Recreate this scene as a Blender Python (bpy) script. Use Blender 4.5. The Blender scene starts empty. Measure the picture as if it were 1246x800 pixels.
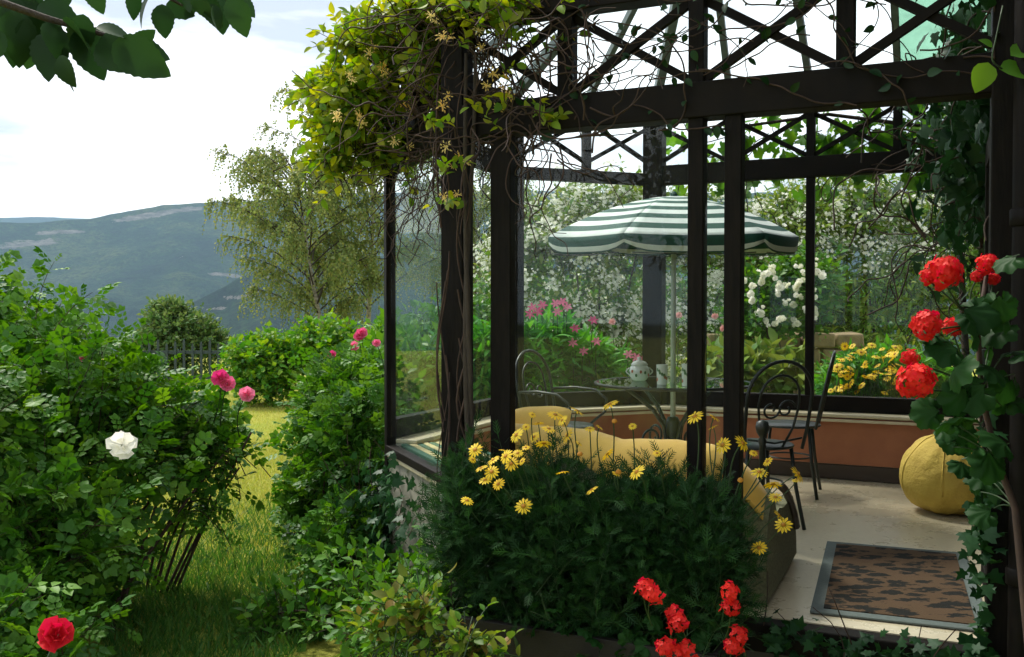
import bpy, math, random
import numpy as np
from mathutils import Vector

rng = np.random.default_rng(7)
random.seed(7)
C = bpy.context.scene.collection
scene = bpy.context.scene

# ------------------------------------------------------------------ camera, sky, sun, exposure
cam_d = bpy.data.cameras.new('camera')
cam_d.sensor_width = 36.0
cam_d.lens = 1150 / 1246 * 36.0
cam_d.clip_start = 0.05
cam_d.clip_end = 40000
cam = bpy.data.objects.new('camera', cam_d)
C.objects.link(cam)
EYE = 1.2
cam.location = (0, 0, EYE)
cam.rotation_euler = (math.radians(90 - 1.25), 0, 0)
scene.camera = cam

SUN_EL, SUN_AZ = math.radians(55), math.radians(-44)     # azimuth measured from +Y towards +X
world = bpy.data.worlds.new('World')
scene.world = world
world.use_nodes = True
wn = world.node_tree
wn.nodes.clear()
def wnode(t, **k):
    n = wn.nodes.new(t)
    for a, b in k.items():
        setattr(n, a, b)
    return n
sky = wnode('ShaderNodeTexSky', sky_type='NISHITA', sun_disc=False)
sky.sun_elevation = SUN_EL
sky.sun_rotation = SUN_AZ
tc = wnode('ShaderNodeTexCoord')
mp = wnode('ShaderNodeMapping')
mp.inputs['Scale'].default_value = (1.6, 1.6, 7.0)
mp.inputs['Location'].default_value = (0.35, 0.0, 0.2)
nz = wnode('ShaderNodeTexNoise')
nz.inputs['Scale'].default_value = 1.5
nz.inputs['Detail'].default_value = 6
nz.inputs['Roughness'].default_value = 0.55
cr = wnode('ShaderNodeValToRGB')
cr.color_ramp.elements[0].position = 0.40
cr.color_ramp.elements[0].color = (0.36, 0.385, 0.44, 1)
cr.color_ramp.elements[1].position = 0.57
cr.color_ramp.elements[1].color = (0.98, 0.98, 0.98, 1)
bg1 = wnode('ShaderNodeBackground')
bg1.inputs['Strength'].default_value = 0.06
bg2 = wnode('ShaderNodeBackground')
bg2.inputs['Strength'].default_value = 0.86
mx = wnode('ShaderNodeMixShader')
mx.inputs[0].default_value = 0.86
out = wnode('ShaderNodeOutputWorld')
L = wn.links.new
L(tc.outputs['Generated'], mp.inputs['Vector']); L(mp.outputs[0], nz.inputs['Vector'])
L(nz.outputs['Fac'], cr.inputs[0]); L(cr.outputs[0], bg2.inputs['Color'])
L(sky.outputs[0], bg1.inputs['Color'])
L(bg1.outputs[0], mx.inputs[1]); L(bg2.outputs[0], mx.inputs[2]); L(mx.outputs[0], out.inputs['Surface'])

sun_d = bpy.data.lights.new('sun', 'SUN')
sun_d.energy = 2.0
sun_d.angle = math.radians(12)
sun_d.color = (1.0, 0.95, 0.86)
sun = bpy.data.objects.new('sun', sun_d)
C.objects.link(sun)
sd = Vector((math.sin(SUN_AZ) * math.cos(SUN_EL), math.cos(SUN_AZ) * math.cos(SUN_EL), math.sin(SUN_EL)))
sun.rotation_euler = sd.to_track_quat('Z', 'Y').to_euler()
sun.location = (-10, 15, 20)

vs = scene.view_settings
vs.view_transform = 'Standard'
vs.look = 'None'
vs.gamma = 1.0
vs.use_curve_mapping = False
vs.exposure = 1.42
cy = scene.cycles
cy.max_bounces = 10
cy.diffuse_bounces = 3
cy.glossy_bounces = 3
cy.transmission_bounces = 4
cy.transparent_max_bounces = 24
cy.volume_bounces = 0
cy.sample_clamp_indirect = 6
cy.use_denoising = True

# ------------------------------------------------------------------ materials
MATS = {}
def rgba(c):
    return (c[0], c[1], c[2], 1)

class NT:
    def __init__(s, name):
        s.m = bpy.data.materials.new(name)
        s.m.use_nodes = True
        s.t = s.m.node_tree
        s.t.nodes.clear()
        s.out = s.t.nodes.new('ShaderNodeOutputMaterial')
    def n(s, t, **k):
        x = s.t.nodes.new(t)
        for a, b in k.items():
            setattr(x, a, b)
        return x
    def l(s, a, b):
        s.t.links.new(a, b)
    def noise(s, scale, detail=4, rough=0.55, coord='Object', vscale=None):
        tcn = s.n('ShaderNodeTexCoord')
        src = tcn.outputs[coord]
        if vscale:
            m = s.n('ShaderNodeMapping')
            m.inputs['Scale'].default_value = vscale
            s.l(src, m.inputs['Vector']); src = m.outputs[0]
        x = s.n('ShaderNodeTexNoise')
        x.inputs['Scale'].default_value = scale
        x.inputs['Detail'].default_value = detail
        x.inputs['Roughness'].default_value = rough
        s.l(src, x.inputs['Vector'])
        return x.outputs['Fac']
    def ramp(s, fac, stops):
        r = s.n('ShaderNodeValToRGB')
        e = r.color_ramp.elements
        while len(e) < len(stops):
            e.new(0.5)
        for el, (p, c) in zip(e, stops):
            el.position = p; el.color = rgba(c)
        s.l(fac, r.inputs[0])
        return r.outputs[0]
    def bump(s, h, strength, dist=0.01):
        b = s.n('ShaderNodeBump')
        b.inputs['Strength'].default_value = strength
        b.inputs['Distance'].default_value = dist
        s.l(h, b.inputs['Height'])
        return b.outputs[0]
    def principled(s, **k):
        p = s.n('ShaderNodeBsdfPrincipled')
        for a, b in k.items():
            p.inputs[a.replace('_', ' ')].default_value = b
        return p

def solid(name, c1, c2=None, scale=20, rough=0.6, metal=0.0, bump=0.0, bdist=0.005, vscale=None, spec=0.5, sheen=0.0, rvar=0.1):
    t = NT(name)
    p = t.principled(Roughness=rough, Metallic=metal, Specular_IOR_Level=spec)
    if sheen:
        p.inputs['Sheen Weight'].default_value = sheen
    c2 = c2 or tuple(x * 0.75 for x in c1)
    f = t.noise(scale, 6, 0.6, vscale=vscale)
    t.l(t.ramp(f, [(0.3, c2), (0.7, c1)]), p.inputs['Base Color'])
    mr = t.n('ShaderNodeMapRange')
    mr.inputs['To Min'].default_value = max(0.02, rough - rvar); mr.inputs['To Max'].default_value = min(1, rough + rvar)
    t.l(f, mr.inputs['Value']); t.l(mr.outputs[0], p.inputs['Roughness'])
    if bump:
        t.l(t.bump(t.noise(scale * 3, 5, 0.6, vscale=vscale), bump, bdist), p.inputs['Normal'])
    t.l(p.outputs[0], t.out.inputs[0])
    MATS[name] = t.m
    return t.m

def leafmat(name, cols, trans=0.3, rough=0.5, spec=0.22, tcol=None):
    """per-leaf colour from the 'rnd' attribute (joined leaves) or the object's random number (single leaves)"""
    t = NT(name)
    at = t.n('ShaderNodeAttribute', attribute_name='rnd')
    oi = t.n('ShaderNodeObjectInfo')
    ad = t.n('ShaderNodeMath', operation='ADD'); t.l(at.outputs['Fac'], ad.inputs[0]); t.l(oi.outputs['Random'], ad.inputs[1])
    fr = t.n('ShaderNodeMath', operation='FRACT'); t.l(ad.outputs[0], fr.inputs[0])
    n = len(cols)
    col = t.ramp(fr.outputs[0], [(i / max(1, n - 1), c) for i, c in enumerate(cols)])
    p = t.principled(Roughness=rough, Specular_IOR_Level=spec)
    t.l(col, p.inputs['Base Color'])
    tr = t.n('ShaderNodeBsdfTranslucent')
    hs = t.n('ShaderNodeHueSaturation')
    hs.inputs['Hue'].default_value = 0.485; hs.inputs['Saturation'].default_value = 1.1; hs.inputs['Value'].default_value = 1.7
    t.l(col, hs.inputs['Color']); t.l(hs.outputs[0], tr.inputs['Color'])
    m = t.n('ShaderNodeMixShader'); m.inputs[0].default_value = trans
    t.l(p.outputs[0], m.inputs[1]); t.l(tr.outputs[0], m.inputs[2]); t.l(m.outputs[0], t.out.inputs[0])
    MATS[name] = t.m
    return t.m

def glassmat(name, tint, f0=0.04, dirt=0.03):
    t = NT(name)
    tr = t.n('ShaderNodeBsdfTransparent'); tr.inputs[0].default_value = rgba(tint)
    gl = t.n('ShaderNodeBsdfGlossy'); gl.inputs['Roughness'].default_value = 0.01
    fr = t.n('ShaderNodeFresnel'); fr.inputs['IOR'].default_value = 1.45
    ge = t.n('ShaderNodeNewGeometry')
    iv = t.n('ShaderNodeMath', operation='SUBTRACT'); iv.inputs[0].default_value = 1.0; t.l(ge.outputs['Backfacing'], iv.inputs[1])
    mu = t.n('ShaderNodeMath', operation='MULTIPLY'); t.l(fr.outputs[0], mu.inputs[0]); t.l(iv.outputs[0], mu.inputs[1])
    m = t.n('ShaderNodeMixShader'); t.l(mu.outputs[0], m.inputs[0])
    t.l(tr.outputs[0], m.inputs[1]); t.l(gl.outputs[0], m.inputs[2])
    df = t.n('ShaderNodeBsdfDiffuse'); df.inputs[0].default_value = (0.5, 0.52, 0.5, 1)
    m2 = t.n('ShaderNodeMixShader')
    f = t.noise(3.0, 6, 0.65)
    mr = t.n('ShaderNodeMapRange')
    mr.inputs['From Min'].default_value = 0.35; mr.inputs['From Max'].default_value = 0.8
    mr.inputs['To Min'].default_value = 0.0; mr.inputs['To Max'].default_value = dirt
    t.l(f, mr.inputs['Value']); t.l(mr.outputs[0], m2.inputs[0])
    t.l(m.outputs[0], m2.inputs[1]); t.l(df.outputs[0], m2.inputs[2]); t.l(m2.outputs[0], t.out.inputs[0])
    MATS[name] = t.m
    return t.m

solid('dark_wood', (0.012, 0.009, 0.007), (0.003, 0.0025, 0.002), 9, 0.6, bump=0.5, bdist=0.004, vscale=(6, 6, 0.8), spec=0.12)
solid('dark_rail', (0.011, 0.008, 0.006), (0.005, 0.004, 0.0035), 9, 0.6, bump=0.3, bdist=0.004, spec=0.12)
solid('rafter_paint', (0.17, 0.21, 0.20), (0.10, 0.125, 0.12), 12, 0.5, bump=0.2)
solid('terracotta_paint', (0.42, 0.155, 0.07), (0.32, 0.11, 0.05), 5, 0.6, bump=0.15)
solid('skirting', (0.055, 0.035, 0.022), None, 8, 0.5)
solid('cream_sill', (0.62, 0.55, 0.38), (0.5, 0.43, 0.28), 10, 0.35, bump=0.1)
solid('stone_render', (0.36, 0.34, 0.27), (0.2, 0.2, 0.15), 7, 0.85, bump=0.5, bdist=0.01)
solid('house_render', (0.05, 0.042, 0.034), (0.03, 0.025, 0.02), 5, 0.85, bump=0.5, bdist=0.01)
solid('concrete', (0.10, 0.09, 0.075), (0.05, 0.045, 0.04), 8, 0.85, bump=0.4)
solid('iron', (0.014, 0.02, 0.017), (0.008, 0.012, 0.010), 30, 0.42, metal=0.0, bump=0.2, bdist=0.001)
solid('alu_edge', (0.45, 0.48, 0.46), None, 10, 0.4)
solid('throw_cloth', (0.74, 0.46, 0.085), (0.62, 0.36, 0.06), 6, 0.8, bump=0.5, bdist=0.006, sheen=0.2)
solid('sofa_weave', (0.22, 0.215, 0.12), (0.09, 0.095, 0.05), 90, 0.9, bump=0.9, bdist=0.006)
solid('beanbag_cloth', (0.62, 0.44, 0.075), (0.47, 0.31, 0.05), 5, 0.8, bump=0.8, bdist=0.02)
solid('mat_border', (0.12, 0.145, 0.135), (0.09, 0.11, 0.10), 60, 0.9, bump=0.5, bdist=0.003)
solid('porcelain', (0.72, 0.74, 0.70), (0.66, 0.69, 0.66), 10, 0.2)
solid('print_red', (0.45, 0.10, 0.05), None, 10, 0.3)
solid('print_green', (0.05, 0.16, 0.06), None, 10, 0.3)
solid('parasol_green', (0.012, 0.085, 0.06), (0.008, 0.06, 0.042), 40, 0.75, bump=0.15)
solid('parasol_white', (0.72, 0.76, 0.72), (0.62, 0.67, 0.63), 12, 0.75, bump=0.15)
solid('pole_paint', (0.50, 0.55, 0.45), None, 10, 0.4)
solid('bark', (0.06, 0.045, 0.032), (0.025, 0.018, 0.013), 18, 0.9, bump=0.8, bdist=0.01, vscale=(2, 2, .6))
solid('twig', (0.075, 0.042, 0.028), (0.028, 0.016, 0.012), 14, 0.85)
solid('green_stem', (0.035, 0.075, 0.02), (0.02, 0.045, 0.014), 20, 0.6)
solid('birch_bark', (0.42, 0.38, 0.30), (0.10, 0.08, 0.06), 9, 0.8, vscale=(1, 1, 3))
solid('fence_paint', (0.025, 0.045, 0.045), None, 10, 0.6)
solid('planter_wood', (0.010, 0.007, 0.005), (0.006, 0.004, 0.003), 12, 0.7, bump=0.4, vscale=(1, 6, 6))
solid('soil', (0.03, 0.022, 0.015), None, 30, 0.95, bump=0.8, bdist=0.02)
solid('sandstone', (0.34, 0.25, 0.13), (0.19, 0.14, 0.075), 6, 0.85, bump=0.6, bdist=0.02)
solid('cushion_green', (0.035, 0.12, 0.075), None, 30, 0.8, bump=0.2)
solid('cushion_cream', (0.62, 0.52, 0.26), None, 30, 0.8, bump=0.2)
glassmat('glass', (0.965, 0.985, 0.975), dirt=0.025)
glassmat('roof_glass', (0.95, 0.98, 0.975), dirt=0.05)
glassmat('mossy_glass', (0.50, 0.70, 0.58), dirt=0.35)
glassmat('table_glass', (0.62, 0.86, 0.76), dirt=0.0)

def pet(name, c, trans=0.3, cols=None):
    return leafmat(name, cols or [tuple(x * 0.85 for x in c), c], trans=trans, rough=0.55, spec=0.25)
pet('petal_yellow', (0.80, 0.50, 0.02), 0.25, [(0.78, 0.50, 0.015), (0.84, 0.62, 0.04)])
pet('disc_orange', (0.42, 0.18, 0.012), 0.05)
pet('petal_red', (0.70, 0.018, 0.010), 0.25, [(0.55, 0.012, 0.008), (0.75, 0.03, 0.014)])
pet('petal_rose_red', (0.68, 0.025, 0.03), 0.25)
pet('petal_pink', (0.72, 0.13, 0.26), 0.3, [(0.62, 0.07, 0.18), (0.80, 0.25, 0.35)])
pet('petal_pale_pink', (0.75, 0.42, 0.38), 0.3)
pet('petal_white', (0.78, 0.76, 0.68), 0.35, [(0.66, 0.66, 0.52), (0.82, 0.80, 0.74)])
pet('petal_honey', (0.75, 0.48, 0.12), 0.35, [(0.80, 0.68, 0.30), (0.80, 0.50, 0.10)])
leafmat('leaf_rose', [(0.024, 0.095, 0.011), (0.05, 0.165, 0.015), (0.095, 0.24, 0.021), (0.034, 0.12, 0.013), (0.14, 0.29, 0.03)], 0.28, 0.5, 0.25)
leafmat('leaf_rose_b', [(0.028, 0.11, 0.012), (0.065, 0.19, 0.02), (0.12, 0.26, 0.028)], 0.3, 0.45)
leafmat('leaf_hedge', [(0.04, 0.16, 0.018), (0.09, 0.24, 0.022), (0.19, 0.30, 0.03)], 0.32)
leafmat('leaf_round', [(0.05, 0.13, 0.03), (0.10, 0.18, 0.045), (0.15, 0.20, 0.06)], 0.28)
leafmat('leaf_birch', [(0.10, 0.17, 0.045), (0.17, 0.22, 0.06), (0.24, 0.25, 0.07)], 0.38)
leafmat('leaf_honey', [(0.10, 0.22, 0.02), (0.20, 0.32, 0.025), (0.34, 0.36, 0.035), (0.06, 0.16, 0.02)], 0.42)
leafmat('leaf_vine', [(0.05, 0.16, 0.022), (0.09, 0.24, 0.03), (0.14, 0.28, 0.035)], 0.45)
leafmat('leaf_dark', [(0.010, 0.036, 0.012), (0.018, 0.06, 0.016)], 0.2, 0.4)
leafmat('leaf_ivy', [(0.010, 0.042, 0.014), (0.016, 0.06, 0.018), (0.024, 0.085, 0.022)], 0.18, 0.5, 0.22)
leafmat('leaf_daisy', [(0.009, 0.034, 0.010), (0.017, 0.058, 0.015), (0.028, 0.085, 0.02)], 0.2, 0.55, 0.15)
leafmat('leaf_geranium', [(0.010, 0.044, 0.009), (0.018, 0.068, 0.012)], 0.2, 0.55, 0.15)
leafmat('leaf_sapling', [(0.05, 0.15, 0.02), (0.11, 0.23, 0.022), (0.20, 0.25, 0.03), (0.04, 0.13, 0.02), (0.26, 0.16, 0.04)], 0.32)
leafmat('leaf_garden', [(0.07, 0.16, 0.025), (0.13, 0.23, 0.035), (0.22, 0.27, 0.05)], 0.32)
leafmat('leaf_bright', [(0.035, 0.18, 0.02), (0.06, 0.25, 0.03), (0.10, 0.30, 0.035)], 0.32)
leafmat('leaf_hosta', [(0.12, 0.22, 0.03), (0.22, 0.27, 0.05), (0.06, 0.16, 0.03)], 0.25)
leafmat('leaf_elm', [(0.010, 0.034, 0.010), (0.020, 0.06, 0.014)], 0.28)
leafmat('grass_blade', [(0.03, 0.11, 0.018), (0.055, 0.16, 0.024), (0.10, 0.19, 0.035)], 0.3)
leafmat('grass_pale', [(0.22, 0.29, 0.04), (0.33, 0.35, 0.06), (0.42, 0.38, 0.10)], 0.3)

# floor: mottled beige linoleum
t = NT('linoleum')
p = t.principled(Roughness=0.22, Specular_IOR_Level=0.5)
f1 = t.noise(2.2, 6, 0.6); f2 = t.noise(60, 3, 0.6)
mxn = t.n('ShaderNodeMix', data_type='RGBA', blend_type='MULTIPLY'); mxn.inputs[0].default_value = 0.35
t.l(t.ramp(f1, [(0.3, (0.52, 0.44, 0.30)), (0.7, (0.62, 0.54, 0.38))]), mxn.inputs[6])
t.l(t.ramp(f2, [(0.35, (0.7, 0.68, 0.62)), (0.65, (1, 1, 1))]), mxn.inputs[7])
t.l(mxn.outputs[2], p.inputs['Base Color'])
mr = t.n('ShaderNodeMapRange'); mr.inputs['To Min'].default_value = 0.16; mr.inputs['To Max'].default_value = 0.42
t.l(t.noise(5, 5, 0.7), mr.inputs['Value']); t.l(mr.outputs[0], p.inputs['Roughness'])
t.l(t.bump(t.noise(25, 3, 0.5), 0.06, 0.01), p.inputs['Normal'])
t.l(p.outputs[0], t.out.inputs[0]); MATS['linoleum'] = t.m

# mat field: brown pile with a dark leaf-cluster print
t = NT('mat_pile')
p = t.principled(Roughness=0.95, Specular_IOR_Level=0.1)
tcn = t.n('ShaderNodeTexCoord')
mpn = t.n('ShaderNodeMapping'); mpn.inputs['Rotation'].default_value = (0, 0, math.radians(22)); mpn.inputs['Scale'].default_value = (9, 15, 1)
t.l(tcn.outputs['Object'], mpn.inputs[0])
vo = t.n('ShaderNodeTexVoronoi', feature='F1'); vo.inputs['Scale'].default_value = 1.0; vo.inputs['Randomness'].default_value = 0.75
nzz = t.n('ShaderNodeTexNoise'); nzz.inputs['Scale'].default_value = 3.5; nzz.inputs['Detail'].default_value = 3
t.l(mpn.outputs[0], vo.inputs['Vector']); t.l(mpn.outputs[0], nzz.inputs['Vector'])
ad = t.n('ShaderNodeMath', operation='MULTIPLY_ADD'); ad.inputs[1].default_value = 0.8
t.l(nzz.outputs['Fac'], ad.inputs[0]); t.l(vo.outputs['Distance'], ad.inputs[2])
t.l(t.ramp(ad.outputs[0], [(0.86, (0.020, 0.020, 0.018)), (0.92, (0.095, 0.060, 0.036))]), p.inputs['Base Color'])
t.l(t.bump(t.noise(220, 2, 0.5), 0.7, 0.004), p.inputs['Normal'])
t.l(p.outputs[0], t.out.inputs[0]); MATS['mat_pile'] = t.m

# lawn / hillside / mountain
t = NT('lawn')
p = t.principled(Roughness=0.95, Specular_IOR_Level=0.1)
fa = t.noise(0.9, 6, 0.6); fb = t.noise(14, 5, 0.7)
mxn = t.n('ShaderNodeMix', data_type='RGBA', blend_type='MULTIPLY'); mxn.inputs[0].default_value = 0.6
t.l(t.ramp(fa, [(0.3, (0.25, 0.30, 0.045)), (0.55, (0.34, 0.35, 0.06)), (0.75, (0.42, 0.37, 0.10))]), mxn.inputs[6])
t.l(t.ramp(fb, [(0.3, (0.55, 0.6, 0.5)), (0.7, (1, 1, 1))]), mxn.inputs[7])
t.l(mxn.outputs[2], p.inputs['Base Color'])
t.l(t.bump(t.noise(60, 4, 0.7), 0.8, 0.03), p.inputs['Normal'])
t.l(p.outputs[0], t.out.inputs[0]); MATS['lawn'] = t.m

t = NT('forest_slope')
p = t.principled(Roughness=0.95, Specular_IOR_Level=0.05)
at = t.n('ShaderNodeAttribute', attribute_name='rock')
fa = t.noise(0.0035, 8, 0.7); fb = t.noise(0.05, 6, 0.85)
forest = t.ramp(fa, [(0.38, (0.006, 0.024, 0.010)), (0.5, (0.024, 0.066, 0.016)), (0.62, (0.085, 0.125, 0.028))])
mm = t.n('ShaderNodeMix', data_type='RGBA', blend_type='MULTIPLY'); mm.inputs[0].default_value = 0.8
t.l(forest, mm.inputs[6]); t.l(t.ramp(fb, [(0.40, (0.08, 0.10, 0.11)), (0.58, (1, 1, 1))]), mm.inputs[7])
rk = t.ramp(t.noise(0.02, 6, 0.75, vscale=(1, 1, 3)), [(0.35, (0.09, 0.085, 0.07)), (0.7, (0.34, 0.31, 0.27))])
sm = t.n('ShaderNodeMapRange'); sm.inputs['From Min'].default_value = 0.44; sm.inputs['From Max'].default_value = 0.56
sb = t.n('ShaderNodeMath', operation='MULTIPLY_ADD'); sb.inputs[1].default_value = 1.6; 
t.l(t.noise(0.022, 8, 0.8, vscale=(1, 1, 2)), sb.inputs[0]); 
sc_ = t.n('ShaderNodeMath', operation='ADD'); sc_.inputs[1].default_value = -1.02
t.l(at.outputs['Fac'], sc_.inputs[0]); t.l(sc_.outputs[0], sb.inputs[2]); t.l(sb.outputs[0], sm.inputs['Value'])
mr2 = t.n('ShaderNodeMix', data_type='RGBA'); t.l(sm.outputs[0], mr2.inputs[0]); t.l(mm.outputs[2], mr2.inputs[6]); t.l(rk, mr2.inputs[7])
t.l(mr2.outputs[2], p.inputs['Base Color'])
t.l(t.bump(fb, 1.0, 45.0), p.inputs['Normal'])
t.l(p.outputs[0], t.out.inputs[0]); MATS['forest_slope'] = t.m

# ------------------------------------------------------------------ object helpers
WLOC = {}
def tag(o, label=None, cat=None, group=None, kind=None):
    if label: o['label'] = label
    if cat: o['category'] = cat
    if group: o['group'] = group
    if kind: o['kind'] = kind
    return o
def attach(o, wloc, parent):
    wloc = Vector(wloc)
    C.objects.link(o)
    if parent is not None:
        o.parent = parent
        o.location = wloc - WLOC[parent]
    else:
        o.location = wloc
    WLOC[o] = wloc
    return o
def thing(name, label, cat, loc, group=None):
    o = bpy.data.objects.new(name, None)
    o.empty_display_size = 0.05
    attach(o, loc, None)
    return tag(o, label, cat, group)

def raw_mesh(name, V, polys, mats, rnd=None, smooth=False, matidx=None, attrs=None):
    """V (n,3); polys: list of int arrays (m,3) / (m,4)"""
    me = bpy.data.meshes.new(name)
    V = np.asarray(V, dtype=np.float32)
    me.vertices.add(len(V)); me.vertices.foreach_set('co', V.ravel())
    polys = [np.asarray(q, dtype=np.int32) for q in polys if len(q)]
    tot = np.concatenate([np.full(len(q), q.shape[1], np.int32) for q in polys])
    idx = np.concatenate([q.ravel() for q in polys])
    me.loops.add(len(idx)); me.loops.foreach_set('vertex_index', idx)
    me.polygons.add(len(tot))
    st = np.concatenate([[0], np.cumsum(tot)[:-1]]).astype(np.int32)
    me.polygons.foreach_set('loop_start', st)
    try:
        me.polygons.foreach_set('loop_total', tot)
    except Exception:
        pass
    if matidx is not None:
        me.polygons.foreach_set('material_index', np.asarray(matidx, np.int32))
    if smooth:
        me.polygons.foreach_set('use_smooth', np.ones(len(tot), bool))
    if rnd is not None:
        a = me.attributes.new('rnd', 'FLOAT', 'POINT'); a.data.foreach_set('value', np.asarray(rnd, np.float32))
    for k, val in (attrs or {}).items():
        a = me.attributes.new(k, 'FLOAT', 'POINT'); a.data.foreach_set('value', np.asarray(val, np.float32))
    for m in (mats if isinstance(mats, (list, tuple)) else [mats]):
        me.materials.append(MATS[m])
    me.update(calc_edges=True)
    me.validate(verbose=False)
    return me

class MB:
    """collects shapes in world coordinates, builds ONE mesh object"""
    def __init__(s, M=None):
        s.v = []; s.f = []; s.mi = []; s.n = 0; s.M = M
    def add(s, V, F, mi=0):
        V = np.asarray(V, float)
        if s.M is not None:
            V = V @ s.M[:3, :3].T + s.M[:3, 3]
        s.v.append(V)
        for f in F:
            s.f.append([int(i) + s.n for i in f]); s.mi.append(mi)
        s.n += len(V)
        return s
    def obox(s, c, ax, h, mi=0):
        c = np.asarray(c, float); ax = np.asarray(ax, float)
        V = [c + ax[0] * h[0] * i + ax[1] * h[1] * j + ax[2] * h[2] * k for k in (-1, 1) for j in (-1, 1) for i in (-1, 1)]
        return s.add(V, [(0, 2, 3, 1), (4, 5, 7, 6), (0, 1, 5, 4), (2, 6, 7, 3), (0, 4, 6, 2), (1, 3, 7, 5)], mi)
    def box(s, lo, hi, mi=0):
        lo = np.asarray(lo, float); hi = np.asarray(hi, float)
        return s.obox((lo + hi) / 2, np.eye(3), (hi - lo) / 2, mi)
    def beam(s, p, q, w, h, mi=0, up=(0, 0, 1)):
        """box from p to q, width w sideways, height h along up"""
        p = np.asarray(p, float); q = np.asarray(q, float)
        d = q - p; ln = np.linalg.norm(d); d /= ln
        up = np.asarray(up, float)
        sd_ = np.cross(d, up)
        if np.linalg.norm(sd_) < 1e-6: sd_ = np.cross(d, (1, 0, 0))
        sd_ /= np.linalg.norm(sd_); u2 = np.cross(sd_, d)
        return s.obox((p + q) / 2, [d, sd_, u2], (ln / 2, w / 2, h / 2), mi)
    def tube(s, path, r, n=6, mi=0, closed=False, cap=True):
        P = np.asarray(path, float); k = len(P)
        r = np.full(k, r, float) if np.isscalar(r) else np.asarray(r, float)
        T = np.gradient(P, axis=0) if not closed else (np.roll(P, -1, 0) - np.roll(P, 1, 0))
        T /= np.linalg.norm(T, axis=1)[:, None] + 1e-12
        a = np.array((0, 0, 1.0)) if abs(T[0, 2]) < 0.9 else np.array((1.0, 0, 0))
        N = np.zeros_like(P); N[0] = np.cross(T[0], a); N[0] /= np.linalg.norm(N[0])
        for i in range(1, k):
            x = N[i - 1] - T[i] * np.dot(N[i - 1], T[i]); N[i] = x / (np.linalg.norm(x) + 1e-12)
        B = np.cross(T, N)
        th = np.linspace(0, 2 * math.pi, n, endpoint=False)
        V = (P[:, None] + r[:, None, None] * (np.cos(th)[None, :, None] * N[:, None] + np.sin(th)[None, :, None] * B[:, None])).reshape(-1, 3)
        F = []
        for i in range(k if closed else k - 1):
            i2 = (i + 1) % k
            for j in range(n):
                j2 = (j + 1) % n
                F.append((i * n + j, i * n + j2, i2 * n + j2, i2 * n + j))
        if cap and not closed:
            F.append(tuple(range(n))[::-1]); F.append(tuple((k - 1) * n + j for j in range(n)))
        return s.add(V, F, mi)
    def lathe(s, c, prof, n=24, mi=0, mis=None):
        """prof: list of (r,z) from bottom to top"""
        c = np.asarray(c, float)
        th = np.linspace(0, 2 * math.pi, n, endpoint=False)
        V = [c + (r * math.cos(a), r * math.sin(a), z) for r, z in prof for a in th]
        F = []; base = len(s.f)
        for i in range(len(prof) - 1):
            for j in range(n):
                F.append((i * n + j, i * n + (j + 1) % n, (i + 1) * n + (j + 1) % n, (i + 1) * n + j))
        s.add(V, F, mi)
        if mis:
            for i in range(len(prof) - 1):
                for j in range(n): s.mi[base + i * n + j] = mis(i, j)
        if prof[0][0] > 1e-5: s.f.append([s.n - len(V) + j for j in range(n)][::-1]); s.mi.append(mi)
        if prof[-1][0] > 1e-5: s.f.append([s.n - n + j for j in range(n)]); s.mi.append(mi)
        return s
    def prism(s, pts, off, mi=0):
        """closed polygon pts (n,3) extruded by vector off"""
        P = np.asarray(pts, float); n = len(P)
        V = np.concatenate([P, P + np.asarray(off, float)])
        F = [tuple(range(n))[::-1], tuple(range(n, 2 * n))] + [(i, (i + 1) % n, n + (i + 1) % n, n + i) for i in range(n)]
        return s.add(V, F, mi)
    def grid(s, G, mi=0):
        G = np.asarray(G, float); a, b = G.shape[:2]
        F = [(i * b + j, i * b + j + 1, (i + 1) * b + j + 1, (i + 1) * b + j) for i in range(a - 1) for j in range(b - 1)]
        return s.add(G.reshape(-1, 3), F, mi)
    def build(s, name, mats, parent=None, smooth=False, bevel=0, kind=None, label=None, cat=None, group=None, origin=None, sub=0):
        V = np.concatenate(s.v)
        if origin is None:
            origin = (V.min(0) + V.max(0)) / 2
            if parent is None: origin[2] = V[:, 2].min()
        me = bpy.data.meshes.new(name)
        me.from_pydata([tuple(x) for x in (V - np.asarray(origin))], [], s.f)
        for m in (mats if isinstance(mats, (list, tuple)) else [mats]):
            me.materials.append(MATS[m])
        me.polygons.foreach_set('material_index', s.mi)
        if smooth: me.polygons.foreach_set('use_smooth', [True] * len(s.f))
        me.update()
        o = bpy.data.objects.new(name, me)
        attach(o, origin, parent)
        if bevel:
            m = o.modifiers.new('bevel', 'BEVEL'); m.width = bevel; m.segments = 2; m.limit_method = 'ANGLE'
        if sub:
            m = o.modifiers.new('sub', 'SUBSURF'); m.levels = sub; m.render_levels = sub
        return tag(o, label, cat, group, kind)

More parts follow.
